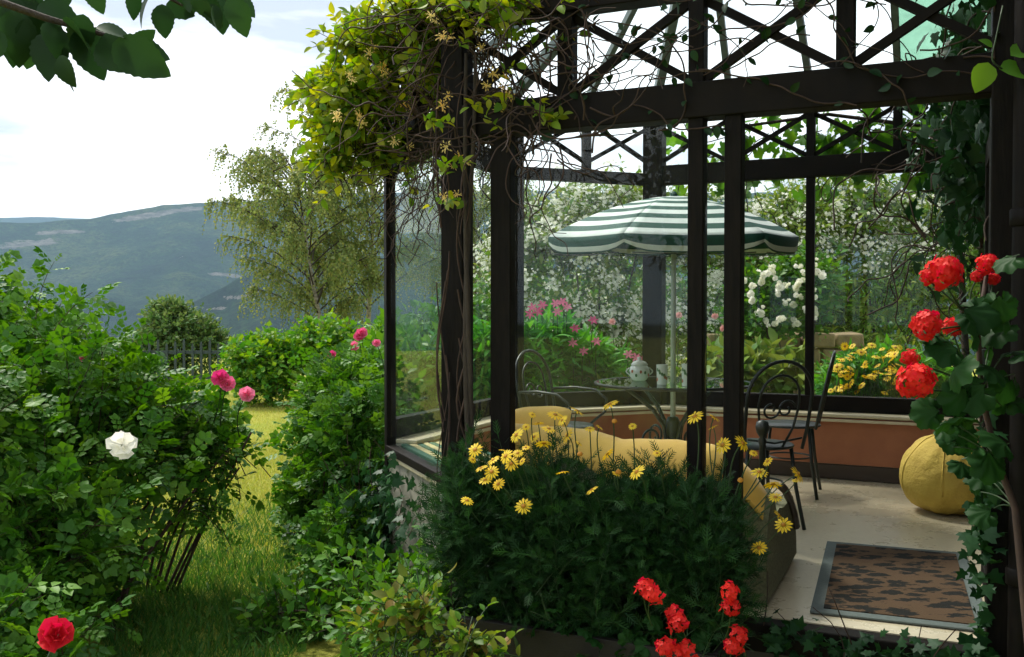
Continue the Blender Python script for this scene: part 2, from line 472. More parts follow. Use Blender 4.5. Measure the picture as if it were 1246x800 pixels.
# ------------------------------------------------------------------ foliage helpers (numpy)
def norm(a):
    return a / (np.linalg.norm(a, axis=-1, keepdims=True) + 1e-9)
def leaf_t(w=0.3, n=3, fold=0.25, curl=0.15, peak=0.45, serr=0.0):
    """leaf along +Y, length 1; returns V, tri F"""
    V = [(0, 0, 0)]; rows = []
    for i in range(1, n):
        y = i / n
        hw = w * (math.sin(math.pi * y ** (math.log(0.5) / math.log(peak)))) ** 0.8
        if serr: hw *= 1 + serr * (1 if i % 2 else -1)
        z = -curl * y * y
        V += [(-hw, y, z + fold * hw), (0, y, z), (hw, y, z + fold * hw)]
        rows.append((len(V) - 3, len(V) - 2, len(V) - 1))
    V.append((0, 1, -curl)); tip = len(V) - 1
    F = []
    a, b, c = rows[0]; F += [(0, b, a), (0, c, b)]
    for (a, b, c), (d, e, f) in zip(rows[:-1], rows[1:]):
        F += [(a, b, e), (a, e, d), (b, c, f), (b, f, e)]
    a, b, c = rows[-1]; F += [(a, b, tip), (b, c, tip)]
    return np.array(V, float), np.array(F, int)
def merge_t(parts):
    V = []; F = []; n = 0
    for v, f in parts:
        V.append(v); F.append(f + n); n += len(v)
    return np.concatenate(V), np.concatenate(F)
def rotz(v, a):
    c, s = math.cos(a), math.sin(a)
    return v @ np.array([[c, s, 0], [-s, c, 0], [0, 0, 1]])
def roty(v, a):
    c, s = math.cos(a), math.sin(a)
    return v @ np.array([[c, 0, -s], [0, 1, 0], [s, 0, c]])
def rotx(v, a):
    c, s = math.cos(a), math.sin(a)
    return v @ np.array([[1, 0, 0], [0, c, s], [0, -s, c]])
def compound_t(pairs=3, w=0.28, n=2, curl=0.2, ll=0.34):
    """pinnate leaf along +Y length ~1"""
    lf = leaf_t(w, n, 0.3, 0.15)
    parts = []
    for i in range(pairs):
        y = 0.22 + 0.5 * i / max(1, pairs - 1)
        sz = ll * (0.8 + 0.25 * i / pairs)
        for sg in (-1, 1):
            v = rotz(lf[0] * sz, -sg * 1.05) + (sg * 0.01, y, -curl * y * y)
            parts.append((v, lf[1]))
    parts.append((lf[0] * ll * 1.15 + (0, 0.68, -curl * .46), lf[1]))
    rv = np.array([(-.012, 0, 0), (.012, 0, 0), (.008, .7, -curl * .49), (-.008, .7, -curl * .49)])
    parts.append((rv, np.array([(0, 1, 2), (0, 2, 3)])))
    return merge_t(parts)
def poly_t(outline, bow=0.12, center=(0, 0.42)):
    """fan leaf from an outline list (x,y), bowed"""
    P = np.array(outline, float)
    V = [(center[0], center[1], 0.0)]
    for x, y in P:
        r2 = (x - center[0]) ** 2 + (y - center[1]) ** 2
        V.append((x, y, -bow * r2 * 2 + 0.05 * math.sin(6 * x)))
    n = len(P)
    return np.array(V), np.array([(0, 1 + i, 1 + (i + 1) % n) for i in range(n)])
IVY = poly_t([(0, 0), (0.18, -.06), (0.42, 0.05), (0.26, 0.25), (0.46, 0.48), (0.2, 0.55), (0, 1.0), (-0.2, 0.55), (-0.46, 0.48), (-0.26, 0.25), (-0.42, 0.05), (-0.18, -.06)])
def vine_outline():
    o = []
    for i in range(30):
        a = -math.pi / 2 + 2 * math.pi * (i + 0.5) / 30
        lob = 0.40 + 0.13 * abs(math.cos(2.5 * (a - math.pi / 2))) ** 1.5 + (0.03 if i % 2 else -0.02)
        if i in (0, 29): lob = 0.2
        o.append((lob * math.cos(a), 0.42 + lob * math.sin(a)))
    return o
VINE = poly_t(vine_outline(), 0.15)
def geranium_t():
    V = [(0, 0.12, 0.0)]; n = 44; F = []
    for ring, rr in ((1, 0.5), (2, 1.0)):
        for i in range(n):
            a = -math.pi / 2 + 0.22 + (2 * math.pi - 0.44) * i / (n - 1)
            r = rr * 0.5 * (1 + 0.06 * math.cos(a * 7 + 1) + (0.035 if i % 2 else -0.03) * (ring == 2))
            z = 0.05 * math.sin(a * 7) * rr * rr - 0.10 * rr * rr + (0.06 if ring == 1 else 0)
            V.append((r * math.cos(a), 0.45 + r * math.sin(a) * (1 if math.sin(a) > 0 else 0.9), z))
    for i in range(n - 1):
        F.append((0, 1 + i, 2 + i))
        F.append((1 + i, 1 + n + i, 2 + n + i)); F.append((1 + i, 2 + n + i, 2 + i))
    return np.array(V), np.array(F)
GER = geranium_t()
def star_t(n=5, w=0.28, lift=0.35, curl=0.3, rows=2, inner=0.08, twist=0.0, jitter=0.0):
    """flower facing +Z, petals of length 1"""
    parts = []
    for k in range(n):
        v, f = leaf_t(w, rows, 0.12, curl, 0.6)
        if jitter: v = v * (1 + random.uniform(-jitter, jitter))
        v = rotx(v + (0, inner, 0), lift + random.uniform(-jitter, jitter))
        parts.append((rotz(v, 2 * math.pi * (k + twist) / n), f))
    return merge_t(parts)
def rose_t(layers=((6, 0.25, 1.0), (6, 0.7, 0.85), (5, 1.05, 0.65), (4, 1.3, 0.42)), w=0.55):
    parts = []
    for li, (n, lift, sz) in enumerate(layers):
        for k in range(n):
            v, f = leaf_t(w, 4, -0.35, -0.25, 0.68)
            v = rotx(v * sz * random.uniform(0.9, 1.1), lift + random.uniform(-.15, .15)) + (0, 0.04, 0.05 * li)
            parts.append((rotz(v, 2 * math.pi * (k + 0.5 * li + random.uniform(-.15, .15)) / n), f))
    return merge_t(parts)

def frames(d, nrm):
    """rotation matrices with Y=d, Z~nrm ; (n,3,3) columns x,y,z"""
    y = norm(d); x = norm(np.cross(y, nrm)); z = np.cross(x, y)
    return np.stack([x, y, z], axis=-1)
def stamp(T, P, R, S):
    """template T=(V,F) at positions P with rotations R and sizes S -> V,F,rnd"""
    V, F = T; n = len(P)
    out_ = np.einsum('nij,kj->nki', R, V) * np.asarray(S)[:, None, None] + P[:, None]
    Fo = F[None] + (np.arange(n) * len(V))[:, None, None]
    return out_.reshape(-1, 3), Fo.reshape(-1, F.shape[1]), np.repeat(rng.random(n), len(V))
def stuff_mesh(name, VFR, mats, parent, kind=None, smooth=False, **k):
    """join stamped arrays [(V,F,rnd,mi)] into one mesh object"""
    Vs, Fs, Rs, Ms = [], [], [], []; n = 0
    for V, F, r, mi in VFR:
        if len(V) == 0: continue
        Vs.append(V); Fs.append(F + n); Rs.append(r); Ms.append(np.full(len(F), mi)); n += len(V)
    V = np.concatenate(Vs)
    org = np.asarray(WLOC[parent]) if parent is not None else (V.min(0) + V.max(0)) / 2 * (1, 1, 0) + (0, 0, V[:, 2].min())
    me = raw_mesh(name, V - org, [np.concatenate(Fs)], mats, np.concatenate(Rs), smooth, np.concatenate(Ms))
    o = bpy.data.objects.new(name, me)
    attach(o, org, parent)
    return tag(o, kind=kind, **k)
def single(name, T, P, R, S, mat, parent, meshcache={}):
    """objects of their own sharing one mesh (leaf, leaf.001, ...)"""
    key = (id(T[0]), str(mat))
    if key not in meshcache:
        mi = None
        meshcache[key] = (raw_mesh(name, T[0], [T[1]], mat, np.zeros(len(T[0])), matidx=T[2] if len(T) > 2 else None, smooth=True), T)
    me = meshcache[key][0]
    res = []
    for p_, r_, s_ in zip(P, R, np.broadcast_to(S, (len(P),))):
        o = bpy.data.objects.new(name, me)
        attach(o, p_, parent)
        o.rotation_mode = 'QUATERNION'
        from mathutils import Matrix
        o.rotation_quaternion = Matrix([list(map(float, q)) for q in r_]).to_quaternion()
        o.scale = (float(s_),) * 3
        res.append(o)
    return res
def px(P):
    P = np.asarray(P)
    y = np.maximum(P[..., 1], 0.05)
    return 623 + 1150 * P[..., 0] / y, 375 - 1150 * (P[..., 2] - EYE) / y
def at(x, y, d):
    return np.array([(x - 623) / 1150 * d, d, EYE - (y - 375) / 1150 * d])
def shown(P, m=5):
    x, y = px(P)
    return (P[:, 1] > 0.1) & (x > -m) & (x < 1246 + m) & (y > -m) & (y < 800 + m)
def leaves(parent, T, P, R, S, mat, nparts, score=None, restname='foliage', name='leaf'):
    """nparts best-showing leaves as parts of their own, the rest as one mass"""
    S = np.asarray(S, float)
    if nparts:
        sc = (S / np.maximum(P[:, 1], 0.3)) if score is None else score
        sc = np.where(shown(P), sc, -1e9)
        o = np.argsort(-sc)[:nparts]
        o = o[sc[o] > -1e8]
        single(name, T, P[o], R[o], S[o], mat, parent)
        keep = np.ones(len(P), bool); keep[o] = False
        P, R, S = P[keep], R[keep], S[keep]
    if len(P):
        V, F, r = stamp(T, P, R, S)
        return stuff_mesh(restname, [(V, F, r, 0)], mat, parent, kind='stuff')
def bez(P0, P1, P2, t):
    t = t[None, :, None]
    a = (1 - t) ** 2 * P0[:, None] + 2 * t * (1 - t) * P1[:, None] + t * t * P2[:, None]
    d = 2 * (1 - t) * (P1 - P0)[:, None] + 2 * t * (P2 - P1)[:, None]
    return a, d
def twig_arrays(P0, P1, P2, r0, r1, seg=5, n=3):
    t = np.linspace(0, 1, seg)
    A, D = bez(P0, P1, P2, t)
    D = norm(D)
    ref = np.array((0.3, 0.5, 0.81))
    X = norm(np.cross(D, ref)); Y = np.cross(D, X)
    th = np.linspace(0, 2 * math.pi, n, endpoint=False)
    rr = (np.linspace(0, 1, seg)[None] * (np.asarray(r1) - np.asarray(r0))[:, None] + np.asarray(r0)[:, None])
    V = A[:, :, None] + rr[:, :, None, None] * (np.cos(th)[None, None, :, None] * X[:, :, None] + np.sin(th)[None, None, :, None] * Y[:, :, None])
    m = len(P0); base = (np.arange(m) * seg * n)[:, None, None]
    i = np.arange(seg - 1)[:, None] * n; j = np.arange(n)[None]; j2 = (j + 1) % n
    q = np.stack([i + j, i + j2, i + n + j2, i + n + j], -1).reshape(-1, 4)
    F = (base + q[None]).reshape(-1, 4)
    tri = np.concatenate([F[:, [0, 1, 2]], F[:, [0, 2, 3]]])
    return V.reshape(-1, 3), tri, np.zeros(m * seg * n)
def lump_points(lumps, n, shell=0.35, zmin=None, cull=True, down=0.25):
    """points near the surface of a union of ellipsoids ((c),(r)); returns P, outward normal"""
    Ls = [(np.array(c, float), np.array(r, float)) for c, r in lumps]
    w = np.array([r[0] * r[1] + r[1] * r[2] + r[0] * r[2] for c, r in Ls]); w /= w.sum()
    Ps, Ns = [], []
    need = n
    while need > 0:
        k = rng.choice(len(Ls), size=need * 2, p=w)
        d = norm(rng.normal(size=(need * 2, 3)))
        d[:, 2] = np.where((d[:, 2] < -0.2) & (rng.random(need * 2) > down), -d[:, 2], d[:, 2])
        c = np.array([Ls[i][0] for i in k]); r = np.array([Ls[i][1] for i in k])
        rad = 1 - shell * rng.random(need * 2) ** 1.6 + 0.10 * rng.normal(size=need * 2)
        P = c + d * r * rad[:, None]
        N = norm(d / r)
        ok = np.ones(len(P), bool)
        if zmin is not None: ok &= P[:, 2] > zmin
        if cull:
            for i, (cc, rr_) in enumerate(Ls):
                ins = (((P - cc) / rr_) ** 2).sum(1) < 0.42
                ok &= ~(ins & (k != i))
        P, N = P[ok][:need], N[ok][:need]
        Ps.append(P); Ns.append(N); need -= len(P)
    return np.concatenate(Ps), np.concatenate(Ns)
def shoots(tips, outward, length, up=0.35, droop=0.0, jit=0.25):
    """quadratic shoots ending at tips"""
    n = len(tips)
    ln = length * (0.7 + 0.6 * rng.random(n))[:, None]
    d = norm(outward + np.array((0, 0, up)) + rng.normal(size=(n, 3)) * jit)
    P2 = tips
    P0 = tips - d * ln
    P1 = (P0 + P2) / 2 + np.array((0, 0, 1.0)) * ln * (0.12 + droop) + rng.normal(size=(n, 3)) * ln * 0.08
    return P0, P1, P2
def along(P0, P1, P2, k, t0=0.3, spread=0.9, upn=0.7, lean=0.55, hang=0.0):
    """leaf frames along shoots"""
    n = len(P0)
    t = np.linspace(t0, 1, k)
    A, D = bez(P0, P1, P2, t)
    D = norm(D)
    ref = norm(rng.normal(size=(n, 1, 3)))
    X = norm(np.cross(D, ref)); Y = np.cross(D, X)
    ang = (np.arange(k) * 2.4)[None, :, None] + rng.random((n, k, 1)) * 0.9
    side = np.cos(ang) * X + np.sin(ang) * Y
    d = D * lean + side * spread + np.array((0, 0, 0.1 - hang))
    d[:, -1] = D[:, -1] + np.array((0, 0, -hang))
    nr = np.array((0, 0, 1.0)) * upn + rng.normal(size=(n, k, 3)) * 0.45 + D * 0.15
    P = A.reshape(-1, 3); R = frames(d.reshape(-1, 3), nr.reshape(-1, 3))
    return P, R
def shrub(name, label, cat, base, lumps, nshoot, per, T, size, mat, length=0.4, twigmat='twig', nparts=0, up=0.35, zmin=-0.5,
          group=None, stems=8, stem_r=0.012, shell=0.4, hang=0.0, droop=0.0, upn=0.7, crown=None, tw=0.003, down=0.3, root=None, lean=0.55):
    r_ = root or thing(name, label, cat, base, group)
    tips, nr = lump_points(lumps, nshoot, shell, zmin, down=down)
    P0, P1, P2 = shoots(tips, nr, length, up, droop)
    P, R = along(P0, P1, P2, per, 0.25, upn=upn, hang=hang, lean=lean)
    S = size * (0.45 + 0.95 * rng.random(len(P)))
    ok = P[:, 2] > zmin
    leaves(r_, T, P[ok], R[ok], S[ok], mat, nparts, restname='crown' if cat == 'tree' else 'foliage')
    V, F, q = twig_arrays(P0, P1, P2, np.full(nshoot, tw), np.full(nshoot, tw * 0.4))
    stuff_mesh('twigs', [(V, F, q, 0)], twigmat, r_, kind='stuff')
    # main stems from the base into the shrub
    b = np.array(base, float)
    for i in range(stems):
        c, rr = lumps[i % len(lumps)]
        tgt = np.array(c, float) + rng.normal(size=3) * np.array(rr) * 0.35
        st = b + np.array((rng.normal() * 0.12, rng.normal() * 0.12, -0.03))
        st[:2] += (tgt[:2] - b[:2]) * 0.25
        mid = st * 0.5 + tgt * 0.5 + np.array((rng.normal() * .08, rng.normal() * .08, 0.15))
        A, _ = bez(st[None], mid[None], tgt[None], np.linspace(0, 1, 7))
        MB().tube(A[0], np.linspace(stem_r, stem_r * 0.4, 7), 6).build('stem', twigmat if cat != 'tree' else 'bark', r_, smooth=True)
    return r_, (tips, nr, P0, P1, P2)

# ------------------------------------------------------------------ terrain
GZ = -0.5
def smooth(a, b, x):
    t_ = np.clip((x - a) / (b - a), 0, 1); return t_ * t_ * (3 - 2 * t_)
def vnoise(x, y, seed=0):
    """smooth value noise on arrays"""
    xi = np.floor(x).astype(int); yi = np.floor(y).astype(int)
    fx = x - xi; fy = y - yi
    fx = fx * fx * (3 - 2 * fx); fy = fy * fy * (3 - 2 * fy)
    def h(a, b):
        q = np.sin(a * 127.1 + b * 311.7 + seed * 74.7) * 43758.5453
        return q - np.floor(q)
    return (h(xi, yi) * (1 - fx) + h(xi + 1, yi) * fx) * (1 - fy) + (h(xi, yi + 1) * (1 - fx) + h(xi + 1, yi + 1) * fx) * fy
def fbm(x, y, o=5, seed=0, gain=0.5):
    s_ = 0; a = 1; tot = 0
    for i in range(o):
        s_ = s_ + a * vnoise(x * 2 ** i, y * 2 ** i, seed + i); tot += a; a *= gain
    return s_ / tot
def ground_h(x, y):
    r = np.hypot(x, y)
    fall = smooth(21, 90, y) * (1 - smooth(0.9, 2.2, np.abs(x) / np.maximum(y, 1)))
    h = GZ + 0.05 * (fbm(x * 0.6, y * 0.6, 3, 3) - 0.5) * smooth(3, 8, r)
    h = h - 10 * fall * smooth(20, 90, r) - 210 * smooth(60, 1800, r)
    return h
rs = np.concatenate([[0.0], np.geomspace(0.7, 13000, 150)])
th = np.linspace(-math.pi, math.pi, 241)[:-1]
X = rs[:, None] * np.sin(th); Y = rs[:, None] * np.cos(th)
Z = ground_h(X, Y)
V = np.stack([X, Y, Z], -1).reshape(-1, 3)
n = len(th)
ii, jj = np.meshgrid(np.arange(len(rs) - 1), np.arange(n), indexing='ij'); j2 = (jj + 1) % n
F = np.stack([ii * n + jj, (ii + 1) * n + jj, (ii + 1) * n + j2, ii * n + j2], -1).reshape(-1, 4)[:, ::-1]
far = rs[ii.reshape(-1)] > 45
me = raw_mesh('ground', V, [F], ['lawn', 'forest_slope'], None, True, far.astype(int), {'rock': np.zeros(len(V))})
ground = bpy.data.objects.new('ground', me); attach(ground, (0, 0, 0), None); tag(ground, kind='structure')

def mountain(name, pts, r0, r1, rb, zb, seed, amp, naz=260, nr=90, cliff=0.3, back=400, crags=()):
    """ridge seen along azimuth pixels pts [(px, py)], foot at r0, crest at r1"""
    pts = np.array(pts, float)
    pxs = np.linspace(pts[0, 0], pts[-1, 0], naz)
    pys = np.interp(pxs, pts[:, 0], pts[:, 1])
    az = np.arctan((pxs - 623) / 1150)
    pys = pys + (fbm(pxs * 0.02, pxs * 0 + seed, 4, seed) - 0.5) * 7
    s = np.linspace(0, 1, nr)
    rows = []; rock = []
    crest = EYE + (375 - pys) / 1150 * np.cos(az) * r1 / np.cos(az) * 1.0
    crest = EYE + (375 - pys) / 1150 * r1 * np.cos(az)
    for sv in s:
        if sv < 0.88:
            q = sv / 0.88
            r = r0 + (r1 - r0) * q
            prof = 0.55 * q ** 1.1 + 0.45 * q ** 2.6
            x = r * np.sin(az); y = r * np.cos(az)
            ridg = 1 - np.abs(2 * fbm(x / 900, y / 900, 5, seed + 5) - 1)
            nzv = (ridg - 0.72) * amp * 4 * q * (1 - q) + (fbm(x / 160, y / 160, 4, seed + 9) - 0.5) * amp * 0.35 * math.sin(math.pi * q)
            z = zb + (crest - zb) * prof + nzv
            band = np.exp(-((q - 0.93) / 0.05) ** 2) * smooth(0.42, 0.58, fbm(x / 700, y / 2500, 3, seed + 20)) * 1.0 \
                 + np.exp(-((q - 0.72) / 0.035) ** 2) * smooth(0.48, 0.62, fbm(x / 420, y / 2500, 3, seed + 31)) * 0.9 \
                 + np.exp(-((q - 0.30) / 0.03) ** 2) * smooth(0.52, 0.66, fbm(x / 300, y / 2500, 3, seed + 37)) * 0.7
            rock.append(band * cliff)
        else:
            q = (sv - 0.88) / 0.12
            r = r1 + back * q
            x = r * np.sin(az); y = r * np.cos(az)
            z = crest - (crest - zb) * 0.55 * q ** 1.5
            rock.append(np.zeros(naz))
        rows.append(np.stack([np.broadcast_to(x, z.shape), np.broadcast_to(y, z.shape), z], -1))
    G = np.array(rows); a, b = G.shape[:2]
    rk_ = np.array(rock)
    for cx, cy_, hx, hy, sl in crags:      # limestone crags at their places on the slope
        gx, gy = px(G)
        gy = gy + sl * (gx - cx)
        rk_ = np.maximum(rk_, 0.95 * np.exp(-((gx - cx) / hx) ** 4) * np.exp(-((gy - cy_) / hy) ** 2) * (np.arange(a)[:, None] < a * 0.885))
    rock = rk_
    i, j = np.meshgrid(np.arange(a - 1), np.arange(b - 1), indexing='ij')
    F = np.stack([i * b + j, i * b + j + 1, (i + 1) * b + j + 1, (i + 1) * b + j], -1).reshape(-1, 4)
    me = raw_mesh(name, G.reshape(-1, 3), [F], 'forest_slope', None, True, None, {'rock': np.array(rock).ravel()})
    o = bpy.data.objects.new(name, me); attach(o, (0, 0, 0), None); tag(o, kind='structure')
    return o
mountain('mountain', [(-900, 275), (-500, 280), (-200, 272), (0, 271), (50, 270), (110, 265), (150, 257), (200, 250), (260, 247), (330, 242), (420, 238), (520, 234), (640, 233), (800, 236), (1000, 232), (1080, 231), (1150, 236), (1300, 246), (1700, 260), (2200, 290)],
         2300, 4600, 0, -260, 4, 190, cliff=0.55, naz=700, nr=170,
         crags=[(175, 264, 50, 6, 0.16), (38, 297, 48, 7, 0.08), (225, 256, 30, 5, 0.1), (290, 253, 26, 5, 0.05), (75, 283, 40, 4, 0.05), (275, 335, 30, 4, -0.1), (1060, 250, 60, 5, 0)])
mountain('mountain', [(-200, 440), (60, 420), (190, 392), (240, 365), (290, 340), (340, 322), (430, 310), (560, 312), (700, 330), (900, 352), (1100, 360), (1500, 420)],
         1300, 2500, 0, -240, 11, 110, cliff=0.5, naz=400, nr=120, crags=[(290, 362, 26, 4, 0.05), (262, 376, 20, 3, 0.1), (330, 338, 22, 3, 0.1)])
mountain('mountain', [(-900, 262), (-300, 258), (-60, 262), (40, 264), (110, 263), (180, 268), (300, 285)], 6500, 8600, 0, -200, 21, 150, cliff=0.5, naz=120, nr=40)

# haze: one closed box of even pale air round everything
t = NT('haze_air')
pv = t.n('ShaderNodeVolumePrincipled')
pv.inputs['Color'].default_value = (0.50, 0.77, 1.0, 1)
pv.inputs['Density'].default_value = 0.62e-4
pv.inputs['Anisotropy'].default_value = 0.2
t.l(pv.outputs[0], t.out.inputs['Volume']); MATS['haze_air'] = t.m
zlo, zhi = 1e9, -1e9
for o in C.objects:
    if o.type == 'MESH':
        a = np.empty(len(o.data.vertices) * 3, np.float32); o.data.vertices.foreach_get('co', a)
        zlo = min(zlo, a[2::3].min()); zhi = max(zhi, a[2::3].max())
MB().box((-14000, -14000, zlo - 1), (14000, 14000, zhi + 5)).build('haze', 'haze_air', kind='stuff')

# ------------------------------------------------------------------ conservatory (local axes: t along the front, v into the room)
AN = math.radians(24.5)
U = np.array((math.cos(AN), -math.sin(AN), 0.0)); W = np.array((math.sin(AN), math.cos(AN), 0.0)); UP = np.array((0, 0, 1.0))
O0 = np.array((1.03, 3.63, 0.0))
def fp(t_, v_, z_=0.0):
    return O0 + U * t_ + W * v_ + UP * z_
def tv(p_):
    d = np.asarray(p_, float) - O0
    return float(d @ U), float(d @ W)
TA, TR = -1.40, 0.85                   # front-left corner, house wall
A_ = fp(TA, 0); B_ = fp(TA - 0.86, 0.82); C_ = fp(TA - 0.86, 2.51); D_ = fp(TA - 0.05, 3.33); E_ = fp(TR, 3.33); F_ = fp(TR, 0)
APEX = fp(-0.69, 1.66, 3.70); RIDGE_END = fp(TR, 1.66, 3.70)
con = thing('conservatory', 'dark timber glazed conservatory with lattice bands and a glass roof', 'conservatory', fp(-0.4, 1.6, -0.5))

floor_pts = [A_, F_, E_, D_, C_, B_]
fl = MB().prism([p_ + UP * -0.12 for p_ in floor_pts], UP * 0.12).build('floor', 'linoleum', None, kind='structure')
MB().prism([p_ * 0.999 + np.mean(floor_pts, 0) * 0.001 + UP * (GZ - 0.1) for p_ in floor_pts], UP * (-0.124 - GZ + 0.1)).build('plinth', 'concrete', con)

def post(p_, w, d, z0, z1, ax=(U, W), name='post', mat='dark_wood', bev=0.005):
    return MB().obox(p_ + UP * (z0 + z1) / 2, [ax[0], ax[1], UP], (w / 2, d / 2, (z1 - z0) / 2)).build(name, mat, con, bevel=bev)
def rail(p_, q_, z0, z1, w, name='beam', mat='dark_rail', bev=0.005):
    return MB().beam(p_ + UP * (z0 + z1) / 2, q_ + UP * (z0 + z1) / 2, w, z1 - z0).build(name, mat, con, bevel=bev)
def axes(p_, q_):
    d = (q_ - p_) / np.linalg.norm(q_ - p_)
    return d, np.cross(UP, d)
def pane(p_, q_, z0, z1, name='pane', mat='glass'):
    return MB().beam(p_ + UP * (z0 + z1) / 2, q_ + UP * (z0 + z1) / 2, 0.005, z1 - z0).build(name, mat, con)
def cross_brace(p_, q_, z0, z1, w=0.032, d=0.03):
    n_ = axes(p_, q_)[1]
    MB().beam(p_ + UP * z0, q_ + UP * z1, d, w, up=UP).build('brace', 'dark_rail', con)
    MB().beam(p_ + UP * z1 + n_ * 0.012, q_ + UP * z0 + n_ * 0.012, d, w, up=UP).build('brace', 'dark_rail', con)

# front (A-F)
Z_B0, Z_B1, Z_T0, Z_T1 = 1.945, 2.085, 2.43, 2.55
post(A_, 0.108, 0.108, GZ - 0.05, 2.56)
post(fp(-1.175, 0), 0.095, 0.06, -0.05, Z_B0 + 0.02)
post(fp(-0.322, 0), 0.062, 0.08, -0.05, 2.44)
post(fp(-0.176, 0), 0.066, 0.08, -0.05, Z_B0 + 0.02)
post(fp(0.795, 0.0), 0.16, 0.14, GZ, 2.56)
rail(A_ - U * 0.02, fp(TR, 0), Z_B0, Z_B1, 0.108)
rail(A_ - U * 0.02, fp(TR, 0), Z_T0, Z_T1, 0.11)
MOD = 0.554
ups = [-1.43 + MOD * k for k in range(5)]
for k, tt in enumerate(ups):
    if k in (1, 3):
        post(fp(tt, 0), 0.066, 0.075, Z_B1 - 0.01, Z_T0 + 0.01, name='upright')
for a, b in zip(ups[:-1], ups[1:]):
    cross_brace(fp(max(a, TA), 0), fp(b, 0), Z_B1, Z_T0)
pane(fp(-1.35, 0.01), fp(-1.22, 0.01), 0.02, Z_B0)
pane(fp(-1.12, 0.01), fp(-0.355, 0.01), 0.02, Z_B0)
pane(fp(-0.29, 0.01), fp(-0.21, 0.01), 0.02, Z_B0)
rail(fp(-1.33, 0), fp(-0.14, 0), -0.02, 0.05, 0.07, 'bottom_rail')
MB().obox(fp(0.34, -0.03, -0.06), [U, W, UP], (0.50, 0.05, 0.055)).build('threshold', 'dark_rail', con, bevel=0.006)

# left chamfer (A-B)
d1, n1 = axes(A_, B_)
post(B_, 0.055, 0.055, -0.1, 2.5, (d1, n1))
rail(A_, B_, Z_B0 + 0.003, Z_B1 - 0.003, 0.09)
rail(A_, B_, Z_T0 + 0.003, Z_T1 - 0.003, 0.09)
mAB = (A_ + B_) / 2
post(mAB, 0.055, 0.06, Z_B1 - 0.01, Z_T0 + 0.01, (d1, n1), 'upright')
cross_brace(A_, mAB, Z_B1, Z_T0); cross_brace(mAB, B_, Z_B1, Z_T0)
pane(A_ + d1 * 0.09, B_ - d1 * 0.03, 0.40, Z_B0)
rail(A_ + d1 * 0.06, B_, 0.385, 0.43, 0.06, 'bottom_rail')
# base walls, sills and skirting of the glazed sides
def base_wall(p_, q_, ztop, i):
    d, n_ = axes(p_, q_)
    inn = n_ if (np.mean(floor_pts, 0) - p_) @ n_ > 0 else -n_
    MB().beam(p_ + inn * 0.05 + UP * (ztop + GZ) / 2, q_ + inn * 0.05 + UP * (ztop + GZ) / 2, 0.13, ztop - GZ).build('base_wall', ['stone_render', 'terracotta_paint'][0], con)
    MB().beam(p_ + inn * 0.125 + d * 0.02 + UP * (ztop / 2 + 0.05), q_ + inn * 0.125 - d * 0.02 + UP * (ztop / 2 + 0.05), 0.014, ztop - 0.12).build('inner_lining', 'terracotta_paint', con)
    MB().beam(p_ + inn * 0.13 + d * 0.02 + UP * 0.055, q_ + inn * 0.13 - d * 0.02 + UP * 0.055, 0.02, 0.10).build('skirting', 'skirting', con, bevel=0.003)
    sl = MB().beam(p_ + inn * 0.075 + UP * (ztop + 0.012), q_ + inn * 0.075 + UP * (ztop + 0.012), 0.20, 0.024).build('sill', 'cream_sill', con, bevel=0.006)
    MB().beam(p_ + inn * 0.168 + UP * (ztop - 0.022), q_ + inn * 0.168 + UP * (ztop - 0.022), 0.016, 0.02).build('sill_bead', 'cream_sill', con, bevel=0.003)
base_wall(A_ + d1 * 0.05, B_, 0.36, 0)
base_wall(B_, C_, 0.44, 1)
base_wall(C_, D_, 0.44, 2)
base_wall(D_, E_, 0.44, 3)
# left side (B-C), chamfer (C-D) and back (D-E)
Y0, Y1, Y2, Y3 = 2.134, 2.28, 2.60, 2.70
d2, n2 = axes(B_, C_); d3, n3 = axes(C_, D_); d4, n4 = axes(D_, E_)
post(C_, 0.12, 0.10, 0.4, 2.7, (d3, n3)); post(D_, 0.15, 0.13, 0.4, 2.7, (d4, n4))
for p_, q_, w in ((B_, C_, 0.075), (C_, D_, 0.08), (D_, E_, 0.085)):
    rail(p_, q_, Y0, Y1 if w != 0.08 else Y1 - 0.06, w, 'transom')
    rail(p_, q_, Y2, Y3, w + 0.01, 'wall_plate')
    rail(p_, q_, 0.468, 0.575, w, 'bottom_rail')
    pane(p_, q_, 0.575, Y0)
def uprights(p_, q_, k, full=()):
    d, n_ = axes(p_, q_)
    pts = [p_ + (q_ - p_) * i / k for i in range(k + 1)]
    for i, m in enumerate(pts[1:-1]):
        post(m, 0.06, 0.06, Y1 - 0.07, Y2 + 0.01, (d, n_), 'upright')
        if i in full:
            post(m, 0.06, 0.055, 0.57, Y0 + 0.01, (d, n_), 'mullion')
    for a, b in zip(pts[:-1], pts[1:]):
        cross_brace(a, b, Y1, Y2, 0.03, 0.026)
uprights(B_, C_, 3); uprights(C_, D_, 2); uprights(D_, E_, 4, full=(1,))
